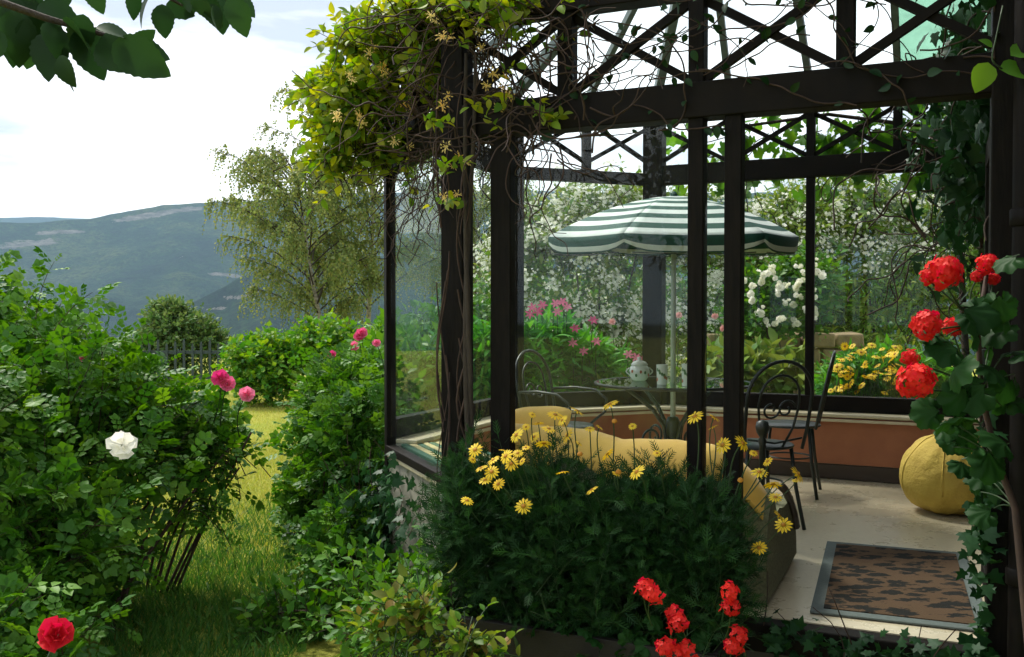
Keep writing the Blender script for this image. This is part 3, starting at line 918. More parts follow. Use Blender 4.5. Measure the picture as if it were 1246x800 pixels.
# roof: hips, rafters, panes
def rafter(p_, q_, w=0.05, h=0.07, name='rafter'):
    MB().beam(p_, q_, w, h).build(name, 'rafter_paint', con, bevel=0.004)
ev = lambda p_, z_: p_ + UP * z_
rafter(APEX, RIDGE_END, 0.06, 0.10, 'ridge_beam')
eF = 2.58; eB = 2.73
for p_, z_ in ((A_, eF), (B_, 2.64), (C_, eB), (D_, eB)):
    rafter(ev(p_, z_), APEX, 0.06, 0.08, 'hip_rafter')
bk = [D_ + (E_ - D_) * i / 4 for i in range(5)]
fr_ = [fp(x, 0) for x in (TA, -0.876, -0.322, 0.232, TR)]
def on_ridge(p_):
    t_ = max(-0.69, min(TR, tv(p_)[0])); return fp(t_, 1.66, 3.70)
for m in bk[1:-1]: rafter(ev(m, eB), on_ridge(m), 0.045, 0.06)
for m in fr_[1:-1]: rafter(ev(m, eF), on_ridge(m), 0.045, 0.06)
mm_ = (C_ + D_) / 2; rafter(ev(mm_, eB), APEX, 0.04, 0.055)
mm_ = (B_ + C_) / 2; rafter(ev(mm_, eB - 0.03), APEX, 0.04, 0.055)
def roof_pane(pts, mat='roof_glass'):
    pts = [np.asarray(q) + UP * 0.045 for q in pts]
    keep = [pts[0]]
    for q in pts[1:]:
        if np.linalg.norm(q - keep[-1]) > 1e-3: keep.append(q)
    if np.linalg.norm(keep[0] - keep[-1]) < 1e-3: keep.pop()
    MB().prism(keep, UP * 0.006).build('roof_pane', mat, con)
for i in range(4):
    a, b = bk[i], bk[i + 1]; roof_pane([ev(a, eB), ev(b, eB), on_ridge(b), on_ridge(a)], 'mossy_glass' if i == 3 else 'roof_glass')
    a, b = fr_[i], fr_[i + 1]; roof_pane([ev(a, eF), ev(b, eF), on_ridge(b), on_ridge(a)], 'mossy_glass' if i == 3 else 'roof_glass')
roof_pane([ev(A_, eF), ev(B_, 2.64), APEX])
m = (B_ + C_) / 2; roof_pane([ev(B_, 2.64), ev(m, eB - 0.03), APEX]); roof_pane([ev(m, eB - 0.03), ev(C_, eB), APEX])
m = (C_ + D_) / 2; roof_pane([ev(C_, eB), ev(m, eB), APEX]); roof_pane([ev(m, eB), ev(D_, eB), APEX])
# open door leaf folded back against the house wall
dl = MB()
for z_ in (0.06, 1.86): dl.obox(fp(0.755, 0.50, z_), [U, W, UP], (0.022, 0.40, 0.05))
for v_ in (0.105, 0.895): dl.obox(fp(0.755, v_, 0.96), [U, W, UP], (0.0225, 0.045, 0.949))
door = dl.build('door', 'dark_rail', con, bevel=0.003)
MB().obox(fp(0.755, 0.50, 0.96), [U, W, UP], (0.003, 0.352, 0.86)).build('pane', 'glass', door)
MB().obox(fp(0.725, 0.068, 0.96), [U, W, UP], (0.008, 0.006, 0.94)).build('edge_strip', 'alu_edge', door)
MB().obox(fp(0.715, 0.11, 1.0), [U, W, UP], (0.018, 0.008, 0.05)).build('handle', 'iron', door, bevel=0.003)

# house wall at the right
hw = thing('house', 'dark rendered house wall at the right edge beside the open doorway', 'house', fp(TR + 0.2, 0, -0.5))
MB().obox(fp(TR + 0.222, 1.85, 1.9), [U, W, UP], (0.2, 3.05, 2.45)).build('wall', 'house_render', hw)
MB().obox(fp(TR + 0.05, 1.85, 4.45), [U, W, UP], (0.7, 3.25, 0.06)).build('eave', 'dark_rail', hw)  # unseen overhang, added to shade the near front
pth = [fp(TR - 0.035, -0.16, z_) for z_ in np.linspace(GZ, 4.3, 14)]
MB().tube(pth, 0.04, 14).build('downpipe', 'dark_rail', hw, smooth=True)
for z_ in (0.3, 1.5, 2.7):
    MB().lathe(fp(TR - 0.035, -0.16, z_), [(0.043, -0.03), (0.048, -0.025), (0.048, 0.025), (0.043, 0.03)], 16).build('pipe_collar', 'dark_rail', hw, smooth=True)

# ------------------------------------------------------------------ door mat
ma = math.radians(21.5)
MU = np.array((math.cos(ma), -math.sin(ma), 0)); MV = np.array((math.sin(ma), math.cos(ma), 0)); MC = np.array((1.685, 4.12, 0.0))
mat_o = thing('door_mat', 'brown leaf-patterned mat with grey border lying inside the doorway', 'mat', MC)
MB().obox(MC + UP * 0.008, [MU, MV, UP], (0.32, 0.60, 0.004)).build('border', 'mat_border', mat_o, bevel=0.002)
MB().obox(MC + UP * 0.0125, [MU, MV, UP], (0.272, 0.545, 0.0035)).build('pile', 'mat_pile', mat_o)

# ------------------------------------------------------------------ bean bag
bb_c = fp(0.60, 2.36)
th_ = np.linspace(0, 2 * math.pi, 49)[:-1]; ph = np.linspace(-1, 1, 22)
G = []
for q in ph:
    row = []
    for a in th_:
        el = q * math.pi / 2
        r = 0.262 * (max(0.0, math.cos(el)) ** 0.75) * (1 + 0.012 * math.cos(8 * a) + 0.012 * math.sin(3 * a + q * 3))
        z = 0.205 + (0.205 if q < 0 else 0.25) * math.sin(el) ** 1.0
        if q > 0: r *= 1 - 0.12 * q
        z = max(0.0, z - 0.0) + 0.014 * math.sin(5 * a + 4 * q) * max(0, 1 - abs(q)) + 0.012 * math.sin(11 * a - 9 * q) * max(0, 1 - abs(q)) 
        row.append(bb_c + np.array((r * math.cos(a), r * math.sin(a), max(0.002, z))))
    G.append(row)
G = np.array(G)
bbt = thing('bean_bag', 'round mustard yellow bean bag on the floor by the house wall', 'bean bag', bb_c)
m = MB(); m.grid(np.concatenate([G, G[:, :1]], 1)); m.build('cover', 'beanbag_cloth', bbt, smooth=True)
for k in range(6):
    i = k * 8
    MB().tube(G[8:21, i] + (G[8:21, i] - bb_c - (0, 0, .2)) * 0.004, 0.004, 5).build('seam', 'beanbag_cloth', bbt, smooth=True)

# ------------------------------------------------------------------ sofa with yellow throw (its back to the front glass)
sofa = thing('sofa', 'low olive woven sofa standing with its back against the front glass', 'sofa', fp(-0.65, 0.5))
def sofa_section(t_):
    """outline in (v,z) at t"""
    e = max(0.0, (t_ + 0.34) / 0.27); e2 = 0.0
    k_ = max(min(1, e), min(1, e2))
    drop = 0.20 * k_ ** 2
    h = 0.60 - drop
    arm = 0.28 + (h - 0.12 - 0.28) * (1 if k_ > 0.55 else 0)
    fl_ = 0.07 * k_
    return [(0.10, 0.02), (0.09, h * 0.6), (0.12, h - 0.06), (0.18, h), (0.27, h), (0.34, h - 0.07), (0.40, max(arm, 0.34)), (0.52, max(arm, 0.32)), (0.80, max(arm - 0.05, 0.32)), (0.88, 0.26), (0.87 + fl_, 0.03), (0.5, 0.02)]
ts = np.concatenate([np.linspace(-1.24, -0.98, 7), np.linspace(-0.9, -0.4, 6), np.linspace(-0.34, -0.06, 8)])
G = np.array([[fp(t_, v_, z_) for v_, z_ in sofa_section(t_)] for t_ in ts])
m = MB(); m.grid(np.concatenate([G, G[:, :1]], 1))
n_ = G.shape[1]
m.f.append(list(range(n_ + 1))[:-1]); m.mi.append(0)
last = (len(ts) - 1) * (n_ + 1)
m.f.append([last + i for i in range(n_)][::-1]); m.mi.append(0)
m.build('body', 'sofa_weave', sofa, smooth=False, bevel=0.008)
MB().obox(fp(-0.66, 0.60, 0.375), [U, W, UP], (0.42, 0.23, 0.05)).build('seat_cushion', 'sofa_weave', sofa, bevel=0.03)
pth = [fp(-0.052, v_, z_) for v_, z_ in ((0.40, 0.44), (0.52, 0.40), (0.66, 0.33), (0.78, 0.25), (0.86, 0.17))]
MB().tube(pth, 0.018, 8).build('arm_rail', 'skirting', sofa, smooth=True)
kp = fp(-0.17, 0.62)
MB().lathe(kp, [(0.014, 0.30), (0.014, 0.58), (0.02, 0.60), (0.012, 0.615), (0.026, 0.635), (0.032, 0.66), (0.026, 0.685), (0.001, 0.695)], 14).build('finial', 'iron', sofa, smooth=True)
for t_ in (-1.15, -0.16):
    for v_ in (0.16, 0.82):
        MB().lathe(fp(t_, v_), [(0.02, 0.0), (0.025, 0.028)], 10).build('foot', 'skirting', sofa)
# throw: draped over the sofa back
G = []
for t_ in np.linspace(-1.27, -0.075, 90):
    e = min(1, max(0.0, (t_ + 0.34) / 0.27)); e2 = 0.0
    h = 0.60 - 0.20 * max(e, e2) ** 2 + 0.03 * min(1, max(0, (-0.7 - t_) / 0.3))
    wr = lambda a: 0.05 * (float(fbm(np.array([t_ * 7.0 + 50]), np.array([a * 0.7 + 3]), 4, 12)[0]) - 0.5)
    b1 = (0.12 + 0.035 * math.sin(t_ * 9) + 0.02 * math.sin(t_ * 23)) * (1 - 0.62 * e)
    row = [(0.070, h - b1), (0.072 + wr(0) * .4, h - 0.07), (0.10 + wr(1) * .5, h - 0.015 + wr(1)), (0.16, h + 0.030 + wr(2)), (0.225, h + 0.036 + wr(2.5)), (0.29, h + 0.024 + wr(3)), (0.345, h - 0.03 + wr(4)), (0.375, h - 0.13 + 0.07 * e), (0.40 - 0.02 * e, max(0.40, h - 0.2) if e < 0.5 else h - 0.09)]
    G.append([fp(t_, 0.17 + (v_ - 0.17) * (1 - 0.4 * e), z_) for v_, z_ in row])
m = MB(); m.grid(np.array(G)); th_o = m.build('throw_blanket', 'throw_cloth', None, smooth=True, label='crumpled yellow throw draped along the back of the sofa', cat='blanket')
sm_ = th_o.modifiers.new('thick', 'SOLIDIFY'); sm_.thickness = 0.012; sm_.offset = 1
sm_ = th_o.modifiers.new('sub', 'SUBSURF'); sm_.levels = 1; sm_.render_levels = 2

# pillow on the left end of the sofa back
pc_ = fp(-1.17, 0.36, 0.668)
pw = thing('pillow', 'plump yellow pillow propped on the left end of the sofa', 'pillow', fp(-1.17, 0.36, 0.60))
m = MB()
for sg in (-1, 1):
    G = [[pc_ + U * 0.17 * a * (1 - 0.06 * b * b) + (UP + U * 0.12) * (0.066 * b * (1 - 0.4 * a ** 4)) + UP * (0.012 * a) + W * (sg * 0.055 * ((1 - a ** 4) * (1 - b ** 4)) ** 0.5 + 0.03 * b + 0.004 * math.sin(9 * a + 5 * b)) for b in np.linspace(-1, 1, 15)] for a in np.linspace(-1, 1, 19)]
    m.grid(np.array(G))
m.build('cover', 'throw_cloth', pw, smooth=True)

# striped window-seat cushion on the left sill
cs = thing('seat_cushion', 'green and cream striped cushion on the left window ledge', 'cushion', A_ + d1 * 0.6 + UP * 0.40)
inn = n1 if (np.mean(floor_pts, 0) - A_) @ n1 > 0 else -n1
nst = 9
MB().beam(A_ + d1 * 0.08 + inn * 0.22 + UP * 0.37, B_ + inn * 0.22 + UP * 0.37, 0.38, 0.022).build('window_ledge', 'cream_sill', con, bevel=0.004)
for k in range(nst):
    v0 = 0.045 + k * 0.04
    MB().beam(A_ + d1 * 0.12 + inn * (v0 + 0.02) + UP * 0.413, B_ - d1 * 0.06 + inn * (v0 + 0.02) + UP * 0.413, 0.0395, 0.056).build('stripe', ['cushion_green', 'cushion_cream'][k % 2], cs, bevel=0.008)
# folded yellow blanket bit further along the left ledge
MB().beam(B_ + d2 * 0.1 + n2 * 0, B_ + d2 * 0.1 + UP * 0.001, 0.01, 0.01)

# ------------------------------------------------------------------ table and things on it
TC = np.array((0.99, 5.80, 0.0))
tb = thing('table', 'round glass-topped garden table on a black scrolled iron base', 'table', TC)
MB().lathe(TC, [(0.001, 0.733), (0.468, 0.733), (0.468, 0.743), (0.001, 0.743)], 64).build('table_top', 'table_glass', tb, smooth=False)
ring = [TC + (0.475 * math.cos(a), 0.475 * math.sin(a), 0.736) for a in np.linspace(0, 2 * math.pi, 65)[:-1]]
MB().tube(ring, 0.010, 8, closed=True).build('rim', 'iron', tb, smooth=True)
def spiral(c, ex, ez, r0, turns, ph0, n=26, sgn=1):
    out_ = []
    for i in range(n):
        q = i / (n - 1); a = ph0 + sgn * q * turns * 2 * math.pi; r = r0 * (1 - 0.75 * q)
        out_.append(c + ex * r * math.cos(a) + ez * r * math.sin(a))
    return out_
for k in range(4):
    a = k * math.pi / 2 + 0.5; ex = np.array((math.cos(a), math.sin(a), 0))
    pth = [TC + ex * r + UP * z for r, z in ((0.36, 0.725), (0.26, 0.66), (0.15, 0.58), (0.07, 0.48), (0.05, 0.38), (0.07, 0.27), (0.15, 0.16), (0.26, 0.07), (0.36, 0.015))]
    MB().tube(pth, 0.013, 8).build('leg', 'iron', tb, smooth=True)
    MB().tube(spiral(TC + ex * 0.16 + UP * 0.40, ex, UP, 0.10, 1.4, math.pi), 0.008, 6).build('scroll', 'iron', tb, smooth=True)
MB().lathe(TC, [(0.03, 0.30), (0.045, 0.33), (0.045, 0.50), (0.03, 0.53)], 16).build('collar', 'iron', tb, smooth=True)

jar_c = np.array((0.80, 5.93, 0.744))
jar = thing('lidded_jar', 'white floral porcelain sugar bowl with domed lid on the table', 'jar', jar_c)
jp = [(0.038, 0), (0.045, 0.006), (0.062, 0.03), (0.068, 0.055), (0.060, 0.082), (0.048, 0.095)]
MB().lathe(jar_c, jp, 24).build('bowl', 'porcelain', jar, smooth=True)
MB().lathe(jar_c, [(0.052, 0.096), (0.054, 0.10), (0.040, 0.118), (0.015, 0.127), (0.010, 0.132), (0.016, 0.142), (0.001, 0.150)], 24).build('lid', 'porcelain', jar, smooth=True)
for sg in (-1, 1):
    MB().tube([jar_c + (sg * (0.060 + 0.022 * math.sin(q)), 0, 0.035 + 0.045 * q / math.pi) for q in np.linspace(0, math.pi, 9)], 0.005, 6).build('handle', 'porcelain', jar, smooth=True)
def motif(c, rad, z, a, s, parent, mat):
    """small printed leaf shape lying on a round wall"""
    pts = []
    for q in np.linspace(0, 2 * math.pi, 9)[:-1]:
        aa = a + s * 0.7 * math.cos(q) / rad; pts.append(np.array(c) + (rad * math.cos(aa), rad * math.sin(aa), z + s * math.sin(q)))
    nrm = np.array((math.cos(a), math.sin(a), 0)) * 0.0012
    MB().prism(pts, nrm).build('flower_print', mat, parent)
for k in range(7):
    motif(jar_c, 0.068, 0.05 + 0.014 * math.sin(k * 2.3), -math.pi / 2 + (k - 3) * 0.42, 0.011, jar, ['print_green', 'print_red'][k % 2])
for i, (mx_, my_, hh) in enumerate(((0.895, 5.63, 0.118), (1.025, 5.52, 0.128))):
    gc = np.array((mx_, my_, 0.744))
    tm = thing('tumbler', ['shorter floral tumbler beside the lidded porcelain bowl', 'taller floral tumbler beside the parasol pole on the table'][i], 'tumbler', gc, 'floral tumblers on the table')
    MB().lathe(gc, [(0.030, 0), (0.034, hh), (0.031, hh - 0.001), (0.028, 0.008), (0.001, 0.007)], 24).build('cup', 'porcelain', tm, smooth=False)
    for k in range(8):
        motif(gc, 0.0325, 0.03 + (hh - 0.05) * ((k * 0.37) % 1), -math.pi / 2 + ((k * 0.61) % 1 - 0.5) * 2.4, 0.011, tm, ['print_red', 'print_green', 'print_green'][k % 3])

# ------------------------------------------------------------------ parasol
PC = TC + UP * 1.635
para = thing('parasol', 'green and white striped parasol standing through the glass table', 'parasol', TC)
tilt = math.radians(2.6)
def tl(p_):
    """tilt the canopy towards the garden side"""
    x, y, z = p_
    c, s = math.cos(tilt), math.sin(tilt)
    return PC + np.array((x, y * c - z * s * 0 + 0, 0)) + np.array((0, -z * s, z * c + y * s))
RC, HC = 0.765, 0.245
NP_ = 6; NB = 13; a_off = 0.0
def canopy_pt(a0, a1, u_, s_):
    """u 0..1 across panel, s 0 (top)..1 (rim)"""
    h = HC * (1 - (s_ ** 1.75))
    p0 = np.array((math.cos(a0), math.sin(a0))); p1 = np.array((math.cos(a1), math.sin(a1)))
    q = (p0 * (1 - u_) + p1 * u_) * RC * s_
    sag = math.sin(math.pi * u_) * s_
    bulge = 1 + 0.05 * sag
    return np.array((q[0] * bulge, q[1] * bulge, h - 0.012 * sag))
for k in range(NP_):
    a0 = a_off + 2 * math.pi * k / NP_; a1 = a_off + 2 * math.pi * (k + 1) / NP_
    m = MB(); nu = 12; ns = NB * 2 - 1
    G = [[tl(canopy_pt(a0, a1, u_, max(0.02, s_))) for u_ in np.linspace(0, 1, nu + 1)] for s_ in np.linspace(0.0, 1, ns + 1)]
    # valance: rounded scallop hanging from the rim
    vz = []
    for j, dz in enumerate((0.028, 0.056, 0.085, 0.094)):
        row = []
        for u_ in np.linspace(0, 1, nu + 1):
            b = canopy_pt(a0, a1, u_, 1.0)
            row.append(tl(b * np.array((1.0 - 0.003 * j, 1.0 - 0.003 * j, 1)) + np.array((0, 0, -dz * (0.55 + 0.45 * min(1, 5 * min(u_, 1 - u_)) ** 0.6)))))
        vz.append(row)
    G = np.array(G + vz)
    base = len(m.f); m.grid(G)
    for i in range(G.shape[0] - 1):
        for j in range(nu):
            if i < ns:
                mi = 0 if ((ns - 1 - i) // 2) % 2 == 0 else 1
                mi = 1 - mi
            else:
                mi = 0 if i - ns in (0, 3) else (0 if i - ns == 1 else 1)
            m.mi[base + i * nu + j] = mi
    o = m.build('canopy_panel', ['parasol_green', 'parasol_white'], para, smooth=True)
    sm_ = o.modifiers.new('thick', 'SOLIDIFY'); sm_.thickness = 0.003
    rib = [tl(canopy_pt(a0, a1, 0, s_) - np.array((0, 0, 0.014))) for s_ in np.linspace(0.04, 1.0, 10)]
    MB().tube(rib, 0.004, 6).build('rib', 'iron', para, smooth=True)
    loop = [tl(canopy_pt(a0, a1, u_, 1.0) * np.array((0.99, 0.99, 1)) - np.array((0, 0, 0.10))) for u_ in np.linspace(0.06, 0.94, 9)]
    MB().tube(loop, 0.003, 5).build('edge_piping', 'iron', para, smooth=True)
top = tl((0, 0, HC))
MB().tube([TC + UP * 0.02, TC + UP * 1.2, top - UP * 0.01], 0.016, 10).build('pole', 'pole_paint', para, smooth=True)
MB().lathe(top, [(0.02, 0), (0.022, 0.012), (0.012, 0.028), (0.001, 0.034)], 12).build('finial', 'parasol_green', para, smooth=True)

# ------------------------------------------------------------------ wrought iron chairs
def chair(label, c, face, arms=False):
    """c seat centre on floor, face = unit direction the sitter looks"""
    c = np.array((c[0], c[1], 0.0)); f = np.array((face[0], face[1], 0.0)); f /= np.linalg.norm(f); s = np.cross(UP, f)
    o = thing('chair', label, 'chair', c, 'wrought iron chairs around the table')
    MB().lathe(c, [(0.001, 0.438), (0.19, 0.438), (0.198, 0.446), (0.19, 0.454), (0.001, 0.456)], 28).build('seat', 'iron', o, smooth=True)
    for i, (df, ds) in enumerate(((1, 1), (1, -1), (-1, 1), (-1, -1))):
        MB().tube([c + f * df * 0.13 + s * ds * 0.13 + UP * 0.44, c + f * df * 0.15 + s * ds * 0.15 + UP * 0.22, c + f * df * 0.185 + s * ds * 0.18 + UP * 0.0], 0.011, 8).build('leg', 'iron', o, smooth=True)
    ringp = [c + (0.135 * math.cos(a), 0.135 * math.sin(a), 0.24) for a in np.linspace(0, 2 * math.pi, 33)[:-1]]
    MB().tube(ringp, 0.006, 6, closed=True).build('leg_ring', 'iron', o, smooth=True)
    def bp(x, z):
        lean = 0.10 * (z - 0.45) / 0.47
        return c - f * (0.175 + lean) + s * x + UP * z
    hoop = [bp(-0.17, 0.44), bp(-0.185, 0.55), bp(-0.19, 0.68)] + [bp(-0.19 * math.cos(q), 0.73 + 0.19 * math.sin(q)) for q in np.linspace(0, math.pi, 15)] + [bp(0.19, 0.68), bp(0.185, 0.55), bp(0.17, 0.44)]
    MB().tube(hoop, 0.010, 8).build('back_frame', 'iron', o, smooth=True)
    inner = [bp(-0.05, 0.45), bp(-0.10, 0.56), bp(-0.12, 0.68)] + [bp(-0.115 * math.cos(q), 0.73 + 0.115 * math.sin(q)) for q in np.linspace(0, math.pi, 13)] + [bp(0.12, 0.68), bp(0.10, 0.56), bp(0.05, 0.45)]
    MB().tube(inner, 0.007, 7).build('inner_hoop', 'iron', o, smooth=True)
    for sg in (-1, 1):
        sp_ = [bp(sg * 0.045 + 0.055 * (1 - .7 * q) * math.cos(3 + sg * q * 7) , 0.66 + 0.055 * (1 - .7 * q) * math.sin(3 + sg * q * 7)) for q in np.linspace(0, 1, 18)]
        MB().tube(sp_, 0.006, 6).build('back_scroll', 'iron', o, smooth=True)
        # heart scrolls hung under the seat rim
        sc2 = [c + f * (0.19 * math.cos(1.57 + sg * (0.5 + q * .2))) + s * sg * (0.10 + 0.04 * math.cos(q * 6)) + UP * (0.50 + 0.05 * math.sin(q * 6)) - f * 0.0 for q in np.linspace(0, 1, 14)]
        if arms:
            arm = [bp(sg * 0.19, 0.66), c + s * sg * 0.22 - f * 0.05 + UP * 0.675, c + s * sg * 0.225 + f * 0.10 + UP * 0.665, c + s * sg * 0.22 + f * 0.19 + UP * 0.61, c + s * sg * 0.20 + f * 0.19 + UP * 0.53, c + s * sg * 0.17 + f * 0.10 + UP * 0.45]
            MB().tube(arm, 0.009, 7).build('armrest', 'iron', o, smooth=True)
    MB().tube([bp(-0.16, 0.50), bp(0, 0.475), bp(0.16, 0.50)], 0.006, 6).build('back_rail', 'iron', o, smooth=True)
    return o
chair('black iron chair on the open floor with its back to the yellow flower bed', (1.80, 6.12), (-0.93, 0.36))
chair('black iron chair with arched back turned to the viewer, behind the paired posts', (1.36, 5.22), (-0.25, 0.97))
chair('black iron armchair at the left of the table by the pink lilies', (0.33, 6.05), (0.8, -0.6), arms=True)

# ================================================================== PLANTS
ROSE7 = compound_t(3, 0.36, 3, 0.25)
ROSE7L = compound_t(3, 0.30, 2, 0.25)
OVAL = leaf_t(0.30, 4, 0.3, 0.22)
OVAL_S = leaf_t(0.30, 2, 0.3, 0.15)
ROUND = leaf_t(0.42, 3, 0.25, 0.15, 0.5)
ROUND2 = leaf_t(0.45, 2, 0.25, 0.15, 0.5)
LANCE = leaf_t(0.13, 4, 0.3, 0.35)
ELM = leaf_t(0.34, 16, 0.22, 0.25, 0.42, serr=0.045)
def feather_t():
    parts = []
    st = leaf_t(0.035, 3, 0.0, 0.15)
    parts.append(st)
    for i, y in enumerate((0.3, 0.45, 0.6, 0.75)):
        for sg in (-1, 1):
            v, f = leaf_t(0.09, 2, 0.1, 0.1)
            parts.append((rotz(v * (0.42 - 0.2 * y), -sg * 0.7) + (0, y, -0.15 * y * y), f))
    return merge_t(parts)
FEATHER = feather_t()
DAISY_P = star_t(13, 0.17, -0.05, 0.12, 3, 0.22, jitter=0.08)
def disc_t():
    V = [(0, 0, 0.10)]; F = []
    for i in range(10):
        a = 2 * math.pi * i / 10; V.append((0.26 * math.cos(a), 0.26 * math.sin(a), 0.06))
    for i in range(10):
        a = 2 * math.pi * i / 10; V.append((0.30 * math.cos(a), 0.30 * math.sin(a), -0.06))
    for i in range(10):
        j = (i + 1) % 10
        F += [(0, 1 + i, 1 + j), (1 + i, 11 + i, 11 + j), (1 + i, 11 + j, 1 + j)]
    return np.array(V), np.array(F)
def with_mats(parts):
    """[(V,F,mi)] -> V,F,matidx"""
    V, F = merge_t([(v, f) for v, f, _ in parts])
    return V, F, np.concatenate([np.full(len(f), mi) for _, f, mi in parts])
DAISY = with_mats([(DAISY_P[0], DAISY_P[1], 0), disc_t() + (1,)])
STAR5 = star_t(5, 0.40, 0.25, 0.1, 2, 0.05)
BLOSSOM = merge_t([(STAR5[0] * 0.5 + o, STAR5[1]) for o in ((0, 0, 0), (0.75, 0.1, -0.2), (-0.55, 0.5, -0.15), (-0.3, -0.7, -0.2), (0.5, -0.6, -0.3), (0.3, 0.8, -0.3))])
DOUBLE = rose_t(((6, 0.2, 1.0), (6, 0.7, 0.75), (5, 1.1, 0.5)))
ROSE = rose_t()
OPENROSE = rose_t(((5, 0.05, 1.0), (5, 0.35, 0.9), (4, 0.9, 0.5)), 0.5)
LILY = star_t(6, 0.24, 0.55, 0.55, 4, 0.02, jitter=0.1)
def umbel_t(n=64, pet=5, fs=1.0):
    """ball of small five-petalled florets, radius ~1"""
    parts = []
    for i in range(n):
        z = 1 - 1.45 * (i + 0.5) / n; a = i * 2.39996
        r = math.sqrt(max(0, 1 - z * z)); d = np.array((r * math.cos(a), r * math.sin(a), z))
        fl_ = star_t(pet, 0.40, 0.45, 0.35, 3, 0.04, jitter=0.2)
        dj = d + rng.normal(size=3) * 0.28; dj /= np.linalg.norm(dj)
        d0 = d; d = dj
        y = np.cross(d, (0.3, 0.2, 0.9)); y /= np.linalg.norm(y); x = np.cross(y, d)
        Rm = np.stack([x, y, d], -1)
        parts.append(((fl_[0] * random.uniform(0.24, 0.34) * fs) @ Rm.T + d0 * 0.82 * random.uniform(0.7, 1.12), fl_[1]))
    return merge_t(parts)
UMBEL = umbel_t()
UMBEL_S = umbel_t(20, fs=1.35)
def honey_t():
    parts = []
    for k in range(8):
        v, f = leaf_t(0.13, 4, 0.5, 0.35)
        parts.append((rotz(rotx(v * random.uniform(.7, 1.05), random.uniform(0.1, 1.1)), k * 2.4), f))
        v, f = leaf_t(0.3, 3, 0.3, 0.8)
        q = rotz(rotx(v * 0.45 + (0, 0.75, 0), random.uniform(0.2, 0.9)), k * 2.4 + .2)
        parts.append((q, f))
    return merge_t(parts)
HONEY = honey_t()
def face(P, d):
    """frames with template Z along d"""
    d = norm(np.asarray(d, float)); ref = norm(rng.normal(size=d.shape))
    y = norm(np.cross(d, ref)); x = np.cross(y, d)
    return np.stack([x, y, d], -1)
def flower(name, T, P, D, S, mats, parent):
    P = np.atleast_2d(P); D = np.atleast_2d(np.asarray(D, float)) + np.zeros_like(P)
    return single(name, T, P, face(P, D), np.broadcast_to(np.asarray(S, float), (len(P),)), mats, parent)
CAMV = np.array((0, 0, EYE))
def tocam(P, up=0.3):
    return norm(norm(CAMV - np.atleast_2d(P)) + np.array((0, 0, up)))
def stem(p0, p1, r, parent, mat='green_stem', bow=0.1, name='stem'):
    p0 = np.asarray(p0, float); p1 = np.asarray(p1, float)
    mid = (p0 + p1) / 2 + np.array((rng.normal() * bow, rng.normal() * bow, abs(rng.normal()) * bow))
    A, _ = bez(p0[None], mid[None], p1[None], np.linspace(0, 1, 8))
    return MB().tube(A[0], np.linspace(r, r * 0.6, 8), 6).build(name, mat, parent, smooth=True)

# ------------------------------------------------------------------ big rose bush at the left
LB = [((-3.05, 5.3, 0.55), (0.95, 0.9, 0.90)), ((-2.35, 5.0, 0.40), (0.68, 0.7, 0.74)), ((-1.98, 5.5, 0.33), (0.42, 0.45, 0.45)), ((-2.15, 4.2, 0.0), (0.48, 0.5, 0.62)),
      ((-2.7, 4.1, 0.45), (0.6, 0.6, 0.75)), ((-3.6, 5.6, 0.6), (0.9, 0.9, 1.0)), ((-1.72, 5.55, 0.38), (0.2, 0.3, 0.26)), ((-2.0, 3.5, -0.25), (0.45, 0.4, 0.5)), ((-2.3, 5.1, -0.25), (0.38, 0.35, 0.28)), ((-2.7, 4.9, -0.2), (0.5, 0.5, 0.4))]
lb, info = shrub('rose_bush', 'large dark green rose bush filling the left side, one white bloom', 'rose bush', (-2.4, 5.0, GZ), LB, 1500, 9, ROSE7, 0.125, 'leaf_rose',
                 length=0.42, nparts=280, stems=14, stem_r=0.014, shell=0.5, zmin=-0.45, tw=0.0035)
# arching bare-ended shoots at its right foot
for k in range(7):
    a = at(175 + k * 6, 715 + rng.normal() * 8, 5.6); a[2] = GZ
    b = at(215 + 15 * k, 560 + rng.normal() * 30, 5.5)
    stem(a, b, 0.010, lb, 'twig', 0.06)
ss0 = np.array([at(200 + 8 * k, 640 - 4 * k, 5.45) for k in range(6)]); ss2 = np.array([at(262 + 9 * (k % 3), 640 + 12 * k - 30, 5.2) for k in range(6)])
ss1 = (ss0 + ss2) / 2 + (0, 0, 0.12)
P, R = along(ss0, ss1, ss2, 9, 0.25)
leaves(lb, ROSE7L, P, R, 0.11 * (0.7 + 0.5 * rng.random(len(P))), 'leaf_rose', 0, restname='low_spray')
V, F, q = twig_arrays(ss0, ss1, ss2, np.full(6, 0.004), np.full(6, 0.002)); stuff_mesh('twigs', [(V, F, q, 0)], 'twig', lb, kind='stuff')
flower('flower', OPENROSE, [at(147, 543, 3.72)], [(0.25, -0.75, 0.45)], 0.062, 'petal_white', lb)
pk = np.array([at(268, 461, 5.0), at(276, 468, 5.0), at(300, 481, 5.02), at(100, 437, 4.7)])
fo = flower('flower', DOUBLE, pk, tocam(pk), [0.05, 0.045, 0.045, 0.02], 'petal_pink', lb)
for p_ in pk[:3]: stem(p_ + (-0.1, 0.2, -0.25), p_, 0.004, lb, 'green_stem', 0.03)

